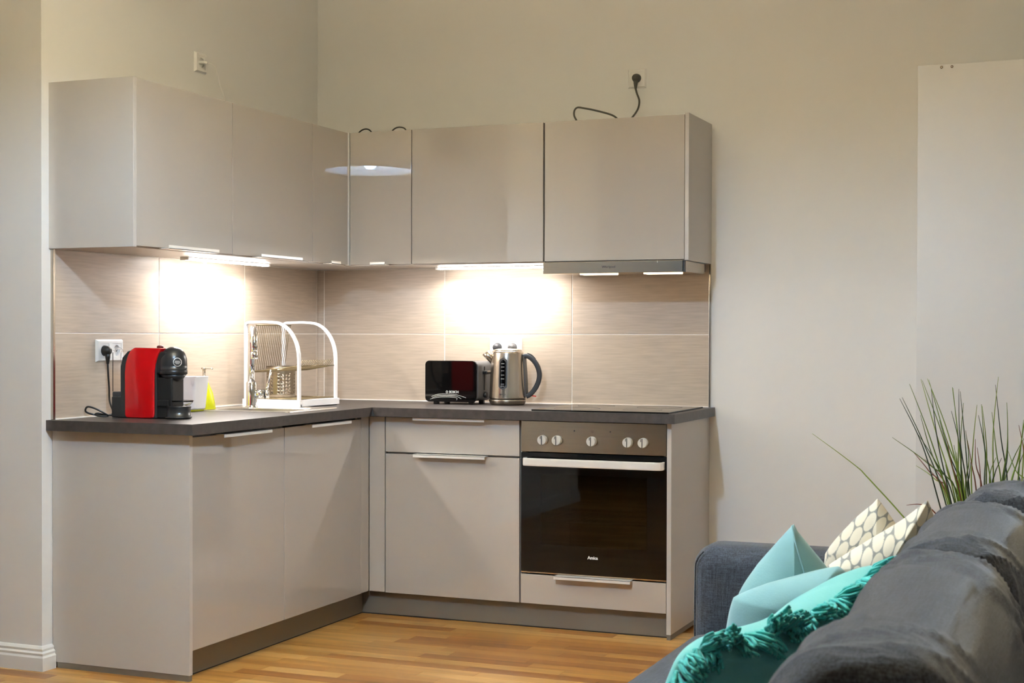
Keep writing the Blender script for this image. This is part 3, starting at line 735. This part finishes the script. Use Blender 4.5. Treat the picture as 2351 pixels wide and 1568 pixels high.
b = BM(); lathe(b, [(.035, ZT - .1497), (.035, ZT - .147), (.03, ZT - .146)], (.30, -.92, 0), 24); part('drain', b, 'chrome', sk)

tx, ty = .192, -.862
t = thing('tap', 'tall chrome mixer tap with swan-neck spout and side lever', 'tap', (tx, ty, ZT + .002))
b = BM(); zz = ZT + .0016
lathe(b, [(.026, zz), (.026, zz + .004), (.022, zz + .008), (.0215, zz + .012), (.0215, zz + .100), (.019, zz + .104), (.0165, zz + .106)], (tx, ty, 0), 28); bd = part('body', b, 'chrome', t)
u = Vector((.60, -.80, 0)); C0 = Vector((tx, ty, 0)); R = .066
pts = [C0 + Vector((0, 0, zz + .100)), C0 + Vector((0, 0, zz + .18))]
for i in range(13):
    a = PI * i / 12; pts.append(C0 + u * (R - R * math.cos(a)) + Vector((0, 0, zz + .252 + R * math.sin(a))))
pts.append(C0 + u * (2 * R) + Vector((0, 0, zz + .225)))
b = BM(); tube(b, pts, .0128, 16); sp = part('spout', b, 'chrome', t)
b = BM(); p = C0 + u * (2 * R); lathe(b, [(.0142, zz + .198), (.0142, zz + .2245), (.0120, zz + .2252)], (p.x, p.y, 0), 20); part('aerator', b, 'chrome', sp)
dl = Vector((.90, .43, 0))
b = BM(); tube(b, [C0 + Vector((0, 0, zz + .055)) + dl * .018, C0 + Vector((0, 0, zz + .055)) + dl * .052], .019, 20); part('cartridge', b, 'chrome', t)
b = BM(); q = C0 + Vector((0, 0, zz + .055)); tube(b, [q + dl * .0525, q + dl * .056], .0178, 20); part('seam', b, 'black', t)
b = BM(); tube(b, [q + dl * .0565, q + dl * .068, q + dl * .071], [.019, .0185, .014], 20); lv = part('lever_cap', b, 'chrome', t)
b = BM(); tube(b, [q + dl * .060 + Vector((0, 0, .015)), q + dl * .068 + Vector((0, 0, .05)), q + dl * .078 + Vector((0, 0, .098))], [.0055, .0048, .0042], 10); part('lever', b, 'chrome', lv)

# ------------------------------------------------------------------ dish rack (own frame, turned a little)
rk = thing('dish_rack', 'white dish drying rack with two arched side frames and wire shelves', 'dish rack', (.066, -.706, ZT), math.radians(-5))
RW, RL, HT = .268, .262, .352
arch = [(0, .028), (0, .10), (0, .20), (0, .30), (.0, HT - .022)] + [(.018 - .018 * math.cos(a), HT - .020 + .014 * math.sin(a)) for a in (.5, 1.0, 1.4)] + [(.05, HT - .005), (.10, HT - .004), (.14, HT - .006)]
arch += [(.14 + .128 * math.sin(a), HT - .006 - .150 * (1 - math.cos(a))) for a in [PI / 2 * i / 10 for i in range(1, 11)]] + [(RW, .15), (RW, .08), (RW, .028)]
for y in (0., RL):
    b = BM(); tube(b, [(x, y, zz) for x, zz in arch], .008, 12, flat=(.0055, .0085), up=(0, 1, 0)); b2 = b
    fr = part('side_frame', b, 'white_gloss', rk, local=True)
    for (x, zz) in ((.004, HT - .012), (0, .215), (RW, .170)):
        b = BM(); cyl(b, (x, y - .0075, zz), .0028, .003, 12, 'Y'); part('screw', b, 'dark_grey', fr, local=True)
b = BM(); box(b, -.010, RW + .012, -.012, -.004, 0, .030, .002); box(b, RW + .004, RW + .012, .010, RL + .012, .003, .030, .002)
box(b, -.010, -.002, -.004, RL + .012, 0, .030, .002); box(b, -.002, RW + .004, RL + .004, RL + .012, .0, .030, .002); box(b, -.002, RW + .004, -.004, RL + .004, .010, .014)
part('base_tray', b, 'white_gloss', rk, local=True)
# wire shelves
def wires(frame_pts, wire_fn, n, name):
    b = BM()
    for pts in frame_pts: tube(b, pts, .0026, 8)
    s = part(name, b, 'wire', rk, local=True)
    for i in range(n):
        b = BM(); tube(b, wire_fn(i / (n - 1)), .0014, 6); part('wire', b, 'wire', s, local=True)
    return s
wires([[(.012, .012, .145), (.012, RL - .012, .145)], [(.045, .010, .335), (.045, RL - .010, .335)]],
      lambda f: [(.012, .014 + f * (RL - .028), .145), (.030, .014 + f * (RL - .028), .25), (.045, .014 + f * (RL - .028), .335)], 19, 'plate_grid')
wires([[(.012, .006, .140), (RW - .004, .006, .168)], [(.012, RL - .006, .140), (RW - .004, RL - .006, .168)], [(RW - .004, .006, .168), (RW - .004, RL - .006, .168)], [(.09, .006, .149), (.09, RL - .006, .149)]],
      lambda f: [(.012, .012 + f * (RL - .024), .1395), (.13, .012 + f * (RL - .024), .146), (RW - .03, .012 + f * (RL - .024), .163), (RW - .008, .012 + f * (RL - .024), .192)], 19, 'shelf')
b = BM()
wires([[(.0, .0, .0325), (RW, .0, .0325)], [(.0, RL, .0325), (RW, RL, .0325)]], lambda f: [(.004 + f * (RW - .008), 0, .0325), (.004 + f * (RW - .008), RL, .0325)], 15, 'floor_grid')

# perforated cutlery holder standing on the rack
cy_ = Vector((.148, -.565, ZT + .0345)); CR, CH = .060, .128
t = thing('cutlery_holder', 'perforated stainless steel cutlery holder standing in the dish rack', 'cutlery holder', cy_)
b = BM(); nc = 24; rows = [0, .012] + [.012 + .0145 * i for i in range(1, 7)] + [CH - .022, CH]
def CP(a, h, r=CR): return (cy_.x + r * math.cos(a), cy_.y + r * math.sin(a), cy_.z + h)
for i in range(nc):
    a0, a1 = 2 * PI * i / nc, 2 * PI * (i + 1) / nc
    for j in range(len(rows) - 1):
        h0, h1 = rows[j], rows[j + 1]
        hole = 1 <= j <= 6 and i % 5 != 3
        if not hole:
            b.faces.new([b.verts.new(CP(a, h)) for a, h in ((a0, h0), (a1, h0), (a1, h1), (a0, h1))]); continue
        am, hm = (a0 + a1) / 2, (h0 + h1) / 2; rr = .0043; out = []; inn = []
        for k in range(8):
            th = 2 * PI * k / 8 + PI / 8; c_, s_ = math.cos(th), math.sin(th)
            q = 2 * PI * k / 8 + PI / 4
            inn.append(b.verts.new(CP(am + rr * math.cos(q) / CR, hm + rr * math.sin(q))))
        ring = [(a1, h1), (am, h1), (a0, h1), (a0, hm), (a0, h0), (am, h0), (a1, h0), (a1, hm)]
        out = [b.verts.new(CP(a, h)) for a, h in ring]
        for k in range(8): b.faces.new((out[k], out[(k + 1) % 8], inn[(k + 1) % 8], inn[k]))
b.faces.new([b.verts.new(CP(2 * PI * i / nc, .001)) for i in range(nc)])
bmesh.ops.remove_doubles(b, verts=b.verts[:], dist=1e-5)
cu = part('cup', b, 'steel_rough', t, smooth=True)
sm = cu.modifiers.new('s', 'SOLIDIFY'); sm.thickness = .0009; sm.offset = -1
b = BM(); lathe(b, [(CR - .0005, cy_.z + CH), (CR + .0016, cy_.z + CH + .0008), (CR - .0005, cy_.z + CH + .0022), (CR - .0022, cy_.z + CH + .0008)], (cy_.x, cy_.y, 0), 32, 'Z', False); part('rim', b, 'steel_b', t)

# ------------------------------------------------------------------ toaster
ts = thing('toaster', 'black two-slice toaster with glossy front panel', 'toaster', (.772, -.13, ZT))
TX0, TX1, TY0, TY1 = .652, .892, -.214, -.055; tz0, tz1 = ZT + .010, ZT + .186
b = BM(); prism(b, rrect(TX0 + .012, TX1 + .004, tz0 + .004, tz1 - .002, .024, 6), TY0 + .012, TY1, 'XZ', .010, 4); part('body', b, 'mid_grey', ts)
b = BM(); prism(b, rrect(TX0, TX1, tz0, tz1, .018, 6), TY0, TY0 + .0118, 'XZ', .006, 4); fpn = part('front_panel', b, 'black_gloss', ts)
for x in (TX0 + .03, TX1 - .045):
    for y in (TY0 + .02, TY1 - .03):
        b = BM(); box(b, x, x + .022, y, y + .018, ZT, ZT + .0165, .002); part('foot', b, 'black', ts)
b = BM(); box(b, TX1 + .0042, TX1 + .006, -.140, -.132, tz0 + .05, tz1 - .025); ls = part('lever_slot', b, 'black', ts)
b = BM(); box(b, TX1 + .0045, TX1 + .026, -.158, -.116, tz0 + .118, tz0 + .134, .004); part('lever', b, 'black', ls)
b = BM(); box(b, TX1 + .0262, TX1 + .0275, -.157, -.117, tz0 + .128, tz0 + .1345, .0005); part('lever_trim', b, 'chrome', ls)
b = BM(); lathe(b, [(.013, 0), (.013, .010), (.011, .012)], (TX1 + .0045, -.135, tz0 + .03), 20, 'X'); part('dial', b, 'black', ts)
for y in (-.165, -.115):
    b = BM(); box(b, TX0 + .04, TX1 - .03, y - .012, y + .012, tz1 - .004, tz1 - .0012, .001); part('slot', b, 'black', ts)
tb = text_bm('BOSCH', .0135, bold=.0004); xf(tb, rotY(.7885, TY0 - .0003, ZT + .0525))
b = BM(); lathe(b, [(.0040, -.0006), (.0054, -.0006), (.0054, .0002), (.0040, .0002)], (.7560, TY0, ZT + .0525), 20, 'Y', False); box(b, .7532, .7588, TY0 - .0006, TY0, ZT + .0518, ZT + .0532)
join(tb, b); part('logo', tb, 'print_white', fpn)
for k, (za, zb_, dx) in enumerate(((.031, .044, 0), (.026, .0375, .004), (.020, .031, -.006))):
    b = BM(); pts = spline([(.682 + dx, TY0 - .0002, ZT + za), (.715, TY0 - .0002, ZT + zb_ - .002), (.755, TY0 - .0002, ZT + zb_), (.80, TY0 - .0002, ZT + zb_ - .003), (.845 - k * .022, TY0 - .0002, ZT + za - .002)], 6)
    tube(b, pts, .0009, 6); part('deco_line', b, 'alu', fpn)

# ------------------------------------------------------------------ kettle
KX, KY = 1.010, -.150
kt = thing('kettle', 'brushed steel electric kettle with grey handle and water gauge', 'kettle', (KX, KY, ZT))
b = BM(); lathe(b, [(.070, ZT + .0005), (.074, ZT + .004), (.079, ZT + .018), (.0795, ZT + .022), (.076, ZT + .0235)], (KX, KY, 0), 48); part('base', b, 'steel_b', kt)
b = BM(); lathe(b, [(.076, ZT + .0237), (.076, ZT + .0265)], (KX, KY, 0), 48); part('gap_ring', b, 'black', kt)
b = BM(); lathe(b, [(.0775, ZT + .0267), (.0778, ZT + .032), (.0765, ZT + .060), (.074, ZT + .12), (.0705, ZT + .18), (.0675, ZT + .219), (.0655, ZT + .2275), (.060, ZT + .2285)], (KX, KY, 0), 48); bd = part('body', b, 'steel_b', kt)
b = BM(); lathe(b, [(.062, ZT + .2287), (.058, ZT + .234), (.040, ZT + .2385), (.012, ZT + .2395), (.002, ZT + .2397)], (KX, KY, 0), 40); part('lid', b, 'steel_b', kt)
# direction angles: camera sees the kettle from (.39,-.92)
va = math.atan2(-5.96 - KY, 3.418 - KX)
def KP(a, r, h): return (KX + r * math.cos(a), KY + r * math.sin(a), ZT + h)
def kr(h): return .0785 - (h - .027) * .0565
def gauge(a_c, half, h0, h1, lift, n=8):
    b = BM(); rows = []
    for j in range(17):
        f = j / 16; h = h0 + (h1 - h0) * f; e = min(f, 1 - f) * (h1 - h0)
        w_ = half * (math.sqrt(max(0, 1 - (1 - min(1, e / .017)) ** 2)) * .98 + .02)
        rows.append([b.verts.new(KP(a_c + w_ * (2 * i / n - 1), kr(h) + lift, h)) for i in range(n + 1)])
    for r0, r1 in zip(rows, rows[1:]):
        for i in range(n): b.faces.new((r0[i], r0[i + 1], r1[i + 1], r1[i]))
    return b
ga = va - .27
b = gauge(ga, .25, .066, .202, .0012); gg = part('gauge_frame', b, 'dark_grey', bd)
gg.modifiers.new('s', 'SOLIDIFY').thickness = .002
b = gauge(ga, .17, .075, .193, .0022); g2 = part('gauge_window', b, 'black_gloss', bd)
g2.modifiers.new('s', 'SOLIDIFY').thickness = .001
b = BM()
for h in (.082, .090, .112, .128, .146, .162, .176): 
    hh = h; box(b, -.008, .006, -.0003, .0003, -.0006, .0006)
    for v in b.verts[-8:]: 
        v.co = Vector(KP(ga + v.co.x / .075, kr(hh) + .0034 + v.co.y, hh + v.co.z))
part('gauge_marks', b, 'alu', bd)['kind'] = 'stuff'
tb = text_bm('BOSCH', .0085)
a_ = ga
xf(tb, Matrix.Translation(KP(a_, kr(.046) + .0006, .046)) @ Matrix.Rotation(a_ + PI / 2, 4, 'Z') @ Matrix.Rotation(PI / 2, 4, 'X')); part('logo', tb, 'print_dark', bd)
hd_ = Vector((.96, .28, 0)); K0 = Vector((KX, KY, ZT))
def HP(r, h): return K0 + hd_ * r + Vector((0, 0, h))
b = BM(); tube(b, spline([HP(.062, .205), HP(.085, .207), HP(.108, .192), HP(.127, .165), HP(.136, .132), HP(.132, .100), HP(.118, .070), HP(.098, .046), HP(.080, .036)], 5), .012, 14, flat=(.013, .0105), up=None)
for f in b.faces: f.smooth = True
hn = part('handle', b, 'dark_grey', kt)
b = BM(); tube(b, [HP(.070, .205), HP(.0735, .15), HP(.077, .09), HP(.0785, .036)], .0075, 10, flat=(.016, .006)); part('handle_mount', b, 'mid_grey', kt)
b = BM(); tube(b, spline([HP(.084, .2185), HP(.102, .2120), HP(.119, .1950)], 4), .003, 8, flat=(.009, .0025)); part('lid_button', b, 'dark_grey', hn)
b = BM(); tube(b, [HP(.098, .040), HP(.118, .037), HP(.122, .0365)], .003, 8, flat=(.006, .0022)); part('switch', b, 'red_led', hn)
b = BM(); q = -hd_
pts = [(K0 + q * .060 + Vector((0, 0, .17))), (K0 + q * .078 + Vector((0, 0, .200))), (K0 + q * .092 + Vector((0, 0, .222)))]
tube(b, pts, [.006, .014, .020], 16); part('spout', b, 'steel_b', kt)

# ------------------------------------------------------------------ wardrobe
t = thing('wardrobe', 'tall plain white wardrobe panel at the right edge with two screws', 'wardrobe', (3.5, -.3, 0))
b = BM(); box(b, 2.758, 4.30, -.582, -.003, .0, 2.100); part('body', b, 'wardrobe_white', t)
b = BM(); box(b, 2.755, 4.303, -.600, -.583, .002, 2.104, .0012); pn = part('front_panel', b, 'wardrobe_white', t)
for x in (2.835, 2.870):
    b = BM(); lathe(b, [(.0048, -.6025), (.0048, -.6002), (.0018, -.6002)], (x, 0, 2.094), 16, 'Y', False); lathe(b, [(.0024, -.6018), (.0024, -.6004)], (x, 0, 2.094), 12, 'Y'); part('screw', b, 'steel_b', pn)

# ------------------------------------------------------------------ pendant lamp (out of frame, mirrored in the doors)
t = thing('pendant_lamp', 'white shallow pendant lamp hanging in the room, mirrored in the glossy doors', 'lamp', (LAMP[0], LAMP[1], LAMP[2]))
lx, ly, lz = LAMP
b = BM(); lathe(b, [(.290, lz - .055), (.286, lz + .0), (.262, lz + .07), (.20, lz + .135), (.11, lz + .170), (.04, lz + .18), (.03, lz + .19)], (lx, ly, 0), 48, 'Z', False); sh = part('shade', b, 'shade', t, smooth=True)
sh.modifiers.new('s', 'SOLIDIFY').thickness = .003
b = BM(); tube(b, [(lx, ly, lz + .14), (lx, ly, RZ - .03)], .003, 8); part('cord', b, 'socket_white', t)
b = BM(); cyl(b, (lx, ly, RZ - .03), .05, .03, 24, 'Z', .004); part('canopy', b, 'shade', t)
b = BM(); bmesh.ops.create_uvsphere(b, u_segments=20, v_segments=12, radius=.045, matrix=Matrix.Translation((lx, ly, lz))); part('bulb', b, 'bulb', t, smooth=True)
b = BM(); lathe(b, [(.135, lz + .215), (.140, lz + .217), (.140, lz + .223), (.135, lz + .225)], (lx, ly, 0), 36); part('fill_disc', b, 'warm_fill', t)  # glowing disc added to warm the upper walls, not part of the lamp
b = BM(); lathe(b, [(.05, lz + .183), (.142, lz + .212), (.146, lz + .223), (.144, lz + .223), (.138, lz + .2135), (.04, lz + .186)], (lx, ly, 0), 36, 'Z', False); part('fill_bowl', b, 'shade', t, smooth=True)  # bowl added to carry the fill disc
b = BM(); cyl(b, (lx, ly, lz + .045), .018, .075, 16, 'Z', .002); part('lamp_holder', b, 'socket_white', t)

# ------------------------------------------------------------------ sofa (faces -x, runs along y)
sf = thing('sofa', 'dark grey woven fabric sofa with loose back cushions', 'sofa', (2.95, -3.5, 0))
def fab(b, amp=.004, sc=5., seed=0.):
    for v in b.verts:
        n = noise.noise_vector(v.co * sc + Vector((seed, seed * 1.7, 0))); v.co += n * amp
    return b
def soft_box(x0, x1, y0, y1, z0, z1, bev, seg=6, cuts=0):
    b = BM(); box(b, x0, x1, y0, y1, z0, z1, bev, seg); return b
b = soft_box(2.46, 3.46, -4.66, -2.27, .06, .26, .02, 3); part('frame', b, 'sofa', sf, smooth=True)
b = soft_box(2.435, 3.46, -2.415, -2.25, .05, .638, .060, 8); part('arm', b, 'sofa', sf, smooth=True)
b = BM()
tube(b, spline([(2.447, -2.400, .06), (2.447, -2.400, .35), (2.4475, -2.400, .560), (2.453, -2.401, .600), (2.470, -2.401, .6225)], 5), .0022, 6); part('piping', b, 'sofa', sf)
b = soft_box(2.435, 3.46, -4.88, -4.66, .05, .632, .035); part('arm', b, 'sofa', sf, smooth=True)
b = soft_box(3.285, 3.50, -4.66, -2.19, .20, .655, .05); part('back_frame', b, 'sofa', sf, smooth=True)
for y0, y1 in ((-4.655, -3.545), (-3.54, -2.43)):
    b = soft_box(2.44, 3.25, y0, y1, .262, .432, .05); part('seat_cushion', b, 'sofa', sf, smooth=True)
for x in (2.52, 3.38):
    for y in (-4.78, -2.30):
        b = BM(); cyl(b, (x, y, 0), .022, .0495, 16, 'Z', .002); part('foot', b, 'black', sf)
def back_cushion(y0, y1, xc, zc, a, hb, seed, sag=.012, lean=.0, e=2.7, wr=.010):
    b = BM(); N, M = 150, 90; rings = []
    yc_, hl = (y0 + y1) / 2, (y1 - y0) / 2
    for i in range(N + 1):
        th = -PI / 2 + PI * i / N
        s = math.sin(th); c = math.cos(th)
        yy = yc_ + hl * math.copysign(abs(s) ** (2 / 8.), s); k = max(.02, abs(c)) ** (2 / 8.)
        ring = []
        for j in range(M):
            p = 2 * PI * j / M; cp, sp_ = math.cos(p), math.sin(p)
            x = xc + a * k * math.copysign(abs(cp) ** (2 / e), cp); zz = zc + hb * (.25 + .75 * k) * math.copysign(abs(sp_) ** (2 / e), sp_)
            x += lean * (zz - zc)
            zz -= sag * math.cos((yy - yc_) / hl * PI / 2) * (1 if sp_ > 0 else 0)
            q = Vector((x, yy, zz))
            f = noise.noise(Vector((x * 3, yy * 8 + x * 6, zz * 3 + seed))) * wr + (1 - 2 * abs(noise.noise(Vector((x * 4 + seed, yy * 15 - x * 12 + zz * 9, zz * 3))))) ** 3 * wr * .7 + (1 - 2 * abs(noise.noise(Vector((x * 6, yy * 26 + x * 20 - zz * 9, zz * 5 + seed))))) ** 3 * wr * .35
            q += Vector((cp, 0, sp_)) * f * max(.2, 1 - abs(s) ** 10)
            ring.append(b.verts.new(q))
        rings.append(ring)
    for r0, r1 in zip(rings, rings[1:]):
        for j in range(M): b.faces.new((r0[j], r0[(j + 1) % M], r1[(j + 1) % M], r1[j]))
    b.faces.new(rings[0]); b.faces.new(rings[-1]); return b
for i, (y0, y1, xc, zc, a, hb) in enumerate(((-4.40, -3.487, 3.165, .60, .130, .225), (-3.482, -2.777, 3.165, .602, .130, .225), (-2.772, -2.435, 3.190, .604, .112, .230))):
    b = back_cushion(y0, y1, xc, zc, a, hb, i * 7.3); part('back_cushion', b, 'sofa', sf, smooth=True)

# ------------------------------------------------------------------ scatter cushions
CAMP = Vector((3.4182, -5.9582, 1.1567))
def lobe(b, outline, thick, rings=26, per=14, nrm=None, pw=2.2, patt=None, curve=0.):
    """inflated cushion lobe from a 3-D outline (list of points, roughly planar): front and back skins"""
    P = [Vector(p) for p in outline]; n = len(P)
    c = sum(P, Vector()) / n
    if nrm is None:
        nrm = Vector()
        for i in range(n): nrm += (P[i] - c).cross(P[(i + 1) % n] - c)
        nrm.normalize()
    ed = []
    for i in range(n):
        a, d, e_, f = P[i - 1], P[i], P[(i + 1) % n], P[(i + 2) % n]
        for k in range(per):
            t = k / per; lin_ = d.lerp(e_, t)
            cr = .5 * ((2 * d) + (e_ - a) * t + (2 * a - 5 * d + 4 * e_ - f) * t * t + (3 * d - a - 3 * e_ + f) * t ** 3)
            ed.append(lin_.lerp(cr, curve))
    m = len(ed); rim = [b.verts.new(p) for p in ed]
    for sgn in (1, -1):
        prev = rim
        for r in range(1, rings):
            s = 1 - r / rings; h = thick * (1 - s ** pw) ** .62
            cur = []
            for i in range(m):
                p = c + (ed[i] - c) * s; w_ = noise.noise(p * 14) * .006 + noise.noise(p * 5) * .012
                cur.append(b.verts.new(p + nrm * sgn * (h + w_ * (1 - s))))
            for i in range(m):
                fc = (prev[i], prev[(i + 1) % m], cur[(i + 1) % m], cur[i]); b.faces.new(fc if sgn > 0 else fc[::-1])
            prev = cur
        b.faces.new(prev if sgn > 0 else prev[::-1])
    return b
# pale teal cushion, punched in the middle so two corners stand up
t = thing('scatter_cushion', 'plain pale teal scatter cushion standing on the sofa seat', 'cushion', (2.80, -2.85, .43))
b = BM()
lobe(b, [(2.663, -2.84, .600), (2.700, -2.82, .665), (2.760, -2.80, .738), (2.774, -2.80, .752), (2.784, -2.80, .735), (2.850, -2.79, .655), (2.905, -2.79, .585), (2.905, -2.80, .46), (2.66, -2.84, .45)], .045, curve=.35)
b1 = part('cover', b, 'teal_pale', t, smooth=True)
b = BM()
lobe(b, [(2.672, -2.92, .607), (2.740, -2.91, .640), (2.840, -2.90, .672), (2.886, -2.90, .683), (2.905, -2.89, .665), (2.930, -2.88, .60), (2.93, -2.88, .47), (2.668, -2.93, .450), (2.655, -2.92, .53)], .062, curve=.4)
part('cover', b, 'teal_pale', t, smooth=True)
b = BM(); tube(b, spline([(2.775, -2.825, .752), (2.786, -2.842, .72), (2.800, -2.848, .68), (2.812, -2.850, .64)], 5), .0022, 6); part('seam', b, 'teal_pale', t)
# cream cushion with grey trellis print
def trellis(u, v):
    """0 cream, 1 grey: staggered cells with grey bars that thicken where they meet"""
    s = .023; x = u / s; y = v / (s * 1.85); ds = []
    for oy in (-2, -1, 0, 1, 2):
        ry = round(y) + oy; ox = .5 if int(ry) % 2 else 0.
        rx = round(x - ox) + ox
        for dx in (-1, 0, 1): ds.append(math.hypot(x - rx - dx, (y - ry) * .86))
    ds.sort(); d = ds[1] - ds[0]; k = .10 + .24 * max(0, 1 - (ds[2] - ds[0]) / .30)
    return max(0., min(1., (k - d) / .05))
def patterned(o, right, up):
    me = o.data; at = me.attributes.new('pattern', 'FLOAT', 'POINT'); R_ = Vector(right).normalized(); U_ = Vector(up).normalized()
    at.data.foreach_set('value', [trellis(v.co.dot(R_), v.co.dot(U_)) for v in me.vertices])
t = thing('scatter_cushion', 'cream scatter cushion with grey trellis print leaning against the sofa back', 'cushion', (2.95, -2.62, .43))
b = BM(); lobe(b, [(2.795, -2.55, .655), (2.855, -2.53, .734), (2.897, -2.52, .772), (2.908, -2.52, .784), (2.922, -2.52, .768), (2.960, -2.52, .715), (3.02, -2.52, .65), (3.02, -2.53, .46), (2.79, -2.55, .46)], .040, rings=60, per=40, curve=.35)
o = part('cover', b, 'patterned', t, smooth=True); patterned(o, (1, 0, -.5), (.45, 0, 1))
b = BM(); lobe(b, [(2.808, -2.66, .634), (2.875, -2.64, .684), (2.975, -2.62, .750), (3.018, -2.62, .786), (3.030, -2.615, .796), (3.040, -2.61, .770), (3.058, -2.60, .70), (3.06, -2.61, .47), (2.83, -2.67, .46), (2.80, -2.66, .55)], .055, rings=60, per=40, curve=.35)
o = part('cover', b, 'patterned', t, smooth=True); patterned(o, (1, .2, -.35), (.35, 0, 1))

# aqua cushion with tassel fringe
t = thing('fringed_cushion', 'aqua cushion with a teal tassel fringe along its edges, nearest in front', 'cushion', (2.86, -3.62, .43))
edge = [(2.770, -3.76, .560), (2.783, -3.74, .637), (2.811, -3.71, .667), (2.844, -3.66, .675), (2.880, -3.60, .676), (2.922, -3.53, .684), (2.962, -3.44, .703), (2.990, -3.34, .721), (3.020, -3.20, .733)]
NR = Vector((-.90, .22, .36)).normalized()
b = BM(); E_ = edge + [(3.012, -3.18, .60), (2.985, -3.20, .485), (2.94, -3.42, .475), (2.84, -3.68, .475)]
lobe(b, E_, .066, rings=30, per=10, nrm=NR, curve=.8)
cvr = part('cover', b, 'aqua', t, smooth=True)
rt = random.Random(5); TAS = []
for k in range(4):
    b = BM()
    bmesh.ops.create_uvsphere(b, u_segments=8, v_segments=6, radius=.0065)
    for q in range(26):
        a = rt.random() * 2 * PI; rr = .003 + rt.random() ** .5 * .006; L = .030 + rt.random() * .018; w1, w2 = rt.uniform(-.004, .004), rt.uniform(-.004, .004)
        ca, sa = math.cos(a), math.sin(a)
        tube(b, spline([(rr * ca * .4, rr * sa * .4, .002), (rr * ca, rr * sa, -.010), (rr * 1.2 * ca + w1, rr * 1.2 * sa + w2, -L * .5), (rr * 1.2 * ca - w1, rr * 1.2 * sa + w2, -L)], 2), .0023, 5)
    TAS.append(mesh_of('tassel', b, 'tassel', True))
crv = spline(edge, 10); acc = 0.; last = crv[0]; n = 0
for p in crv:
    acc += (p - last).length; last = p
    if acc < .0145: continue
    acc = 0.; n += 1
    dn = Vector((.60, -.42, -.62)) + Vector((rt.uniform(-.45, .45), rt.uniform(-.45, .45), rt.uniform(-.3, .6)))
    if rt.random() < .2: dn.z = abs(dn.z) * .6
    o = link('tassel', TAS[n % 4], t); o.location = p - LOC[t] - NR * .004
    o.rotation_euler = (-dn).to_track_quat('Z', 'Y').to_euler(); o.scale = (1.15,) * 3
    LOC[o] = LOC[t]

# ------------------------------------------------------------------ tall grass plant behind the sofa
pc = Vector((3.10, -1.75, 0))
t = thing('potted_grass', 'tall artificial grass plant with thin green blades behind the sofa', 'plant', pc)
b = BM(); lathe(b, [(.095, .0), (.10, .004), (.130, .40), (.132, .41), (.124, .41), (.118, .37), (.02, .365)], pc, 36); part('pot', b, 'pot', t, smooth=True)
CY, CPT, CF = .3901, -.0119, 3395.6
Fv = Vector((-math.sin(CY) * math.cos(CPT), math.cos(CY) * math.cos(CPT), math.sin(CPT))); Rv = Vector((math.cos(CY), math.sin(CY), 0)); Uv = Rv.cross(Fv)
def grid_pt(a, c, dy):          # a spot of the clump, on the vertical plane y = pc.y + dy
    d = Fv + Rv * ((1840 + a / 3.564 - 1175.5) / CF) - Uv * ((840 + c / 3.564 - 808.9) / CF)
    return CAMP + d * ((pc.y + dy - CAMP.y) / d.y)
# tip, crossing at the height of the sofa back, tone
BL = [(805, 260, 1122, 3), (825, 250, 1175, 2), (885, 140, 1205, 0), (978, 100, 1262, 1), (990, 112, 1300, 0), (1030, 95, 1322, 1), (1042, 105, 1350, 0), (1062, 178, 1222, 3), (975, 395, 1212, 5), (745, 578, 1300, 5),
      (958, 555, 1250, 2), (912, 690, 1205, 4), (940, 808, 1190, 1), (1130, 435, 1335, 3), (1235, 165, 1300, 0), (1240, 172, 1345, 1), (1288, 180, 1372, 3), (1300, 200, 1385, 2), (1328, 295, 1330, 0), (1438, 310, 1400, 1),
      (1450, 395, 1500, 2), (1475, 305, 1560, 0), (1480, 320, 1515, 1), (1560, 370, 1640, 0), (1612, 80, 1575, 1), (1588, 145, 1690, 3), (1682, 290, 1630, 0), (1686, 430, 1640, 2), (1780, 475, 1830, 4), (1818, 430, 1690, 1), (1825, 440, 1700, 0),
      (1425, 590, 1490, 4), (1190, 590, 1310, 4), (1360, 600, 1440, 4), (1440, 660, 1475, 4), (1690, 680, 1860, 1), (1835, 560, 1640, 0), (1228, 360, 1325, 2), (1345, 520, 1352, 5), (1595, 740, 1545, 0), (1640, 745, 1560, 2),
      (1010, 755, 1215, 4), (1060, 850, 1222, 4), (1270, 700, 1340, 1), (1250, 640, 1290, 0), (1180, 800, 1280, 5), (1390, 760, 1370, 2), (1850, 300, 1760, 0), (1880, 200, 1790, 1), (1900, 420, 1800, 2), (1930, 330, 1850, 0), (1960, 500, 1870, 5), (1820, 700, 1790, 3), (1990, 260, 1880, 1)]
rp = random.Random(11)
for (a, c, m_, tn) in BL:
    dy = rp.uniform(-.11, .11); tip = grid_pt(a, c, dy); mid = grid_pt(m_, 1085, dy * .5)
    base = pc + Vector(((mid.x - pc.x) * .35, rp.uniform(-.05, .05), .36)); knee = mid.lerp(tip, .5) + Vector((rp.uniform(-.010, .010), 0, .012))
    b = BM(); pts = spline([base, mid, knee, tip], 6); N_ = len(pts)
    tube(b, pts, [.0022 * (1 - .75 * (i / (N_ - 1)) ** 2) for i in range(N_)], 5); part('blade', b, 'blade%d' % tn, t)
for pts, tn in (([(1120, 1560), (980, 1390), (818, 1205), (720, 1095), (525, 885), (470, 830), (300, 700), (90, 548)], 1), ([(1240, 1400), (1110, 1210), (1030, 1142), (955, 1124), (862, 1132)], 4)):
    P3 = [pc + Vector((-.03, -.02, .36))] + [grid_pt(a, c, -.03) for a, c in pts]
    b = BM(); pts_ = spline(P3, 6); N_ = len(pts_); tube(b, pts_, [.0022 * (1 - .75 * (i / (N_ - 1)) ** 3) for i in range(N_)], 5); part('blade', b, 'blade%d' % tn, t)
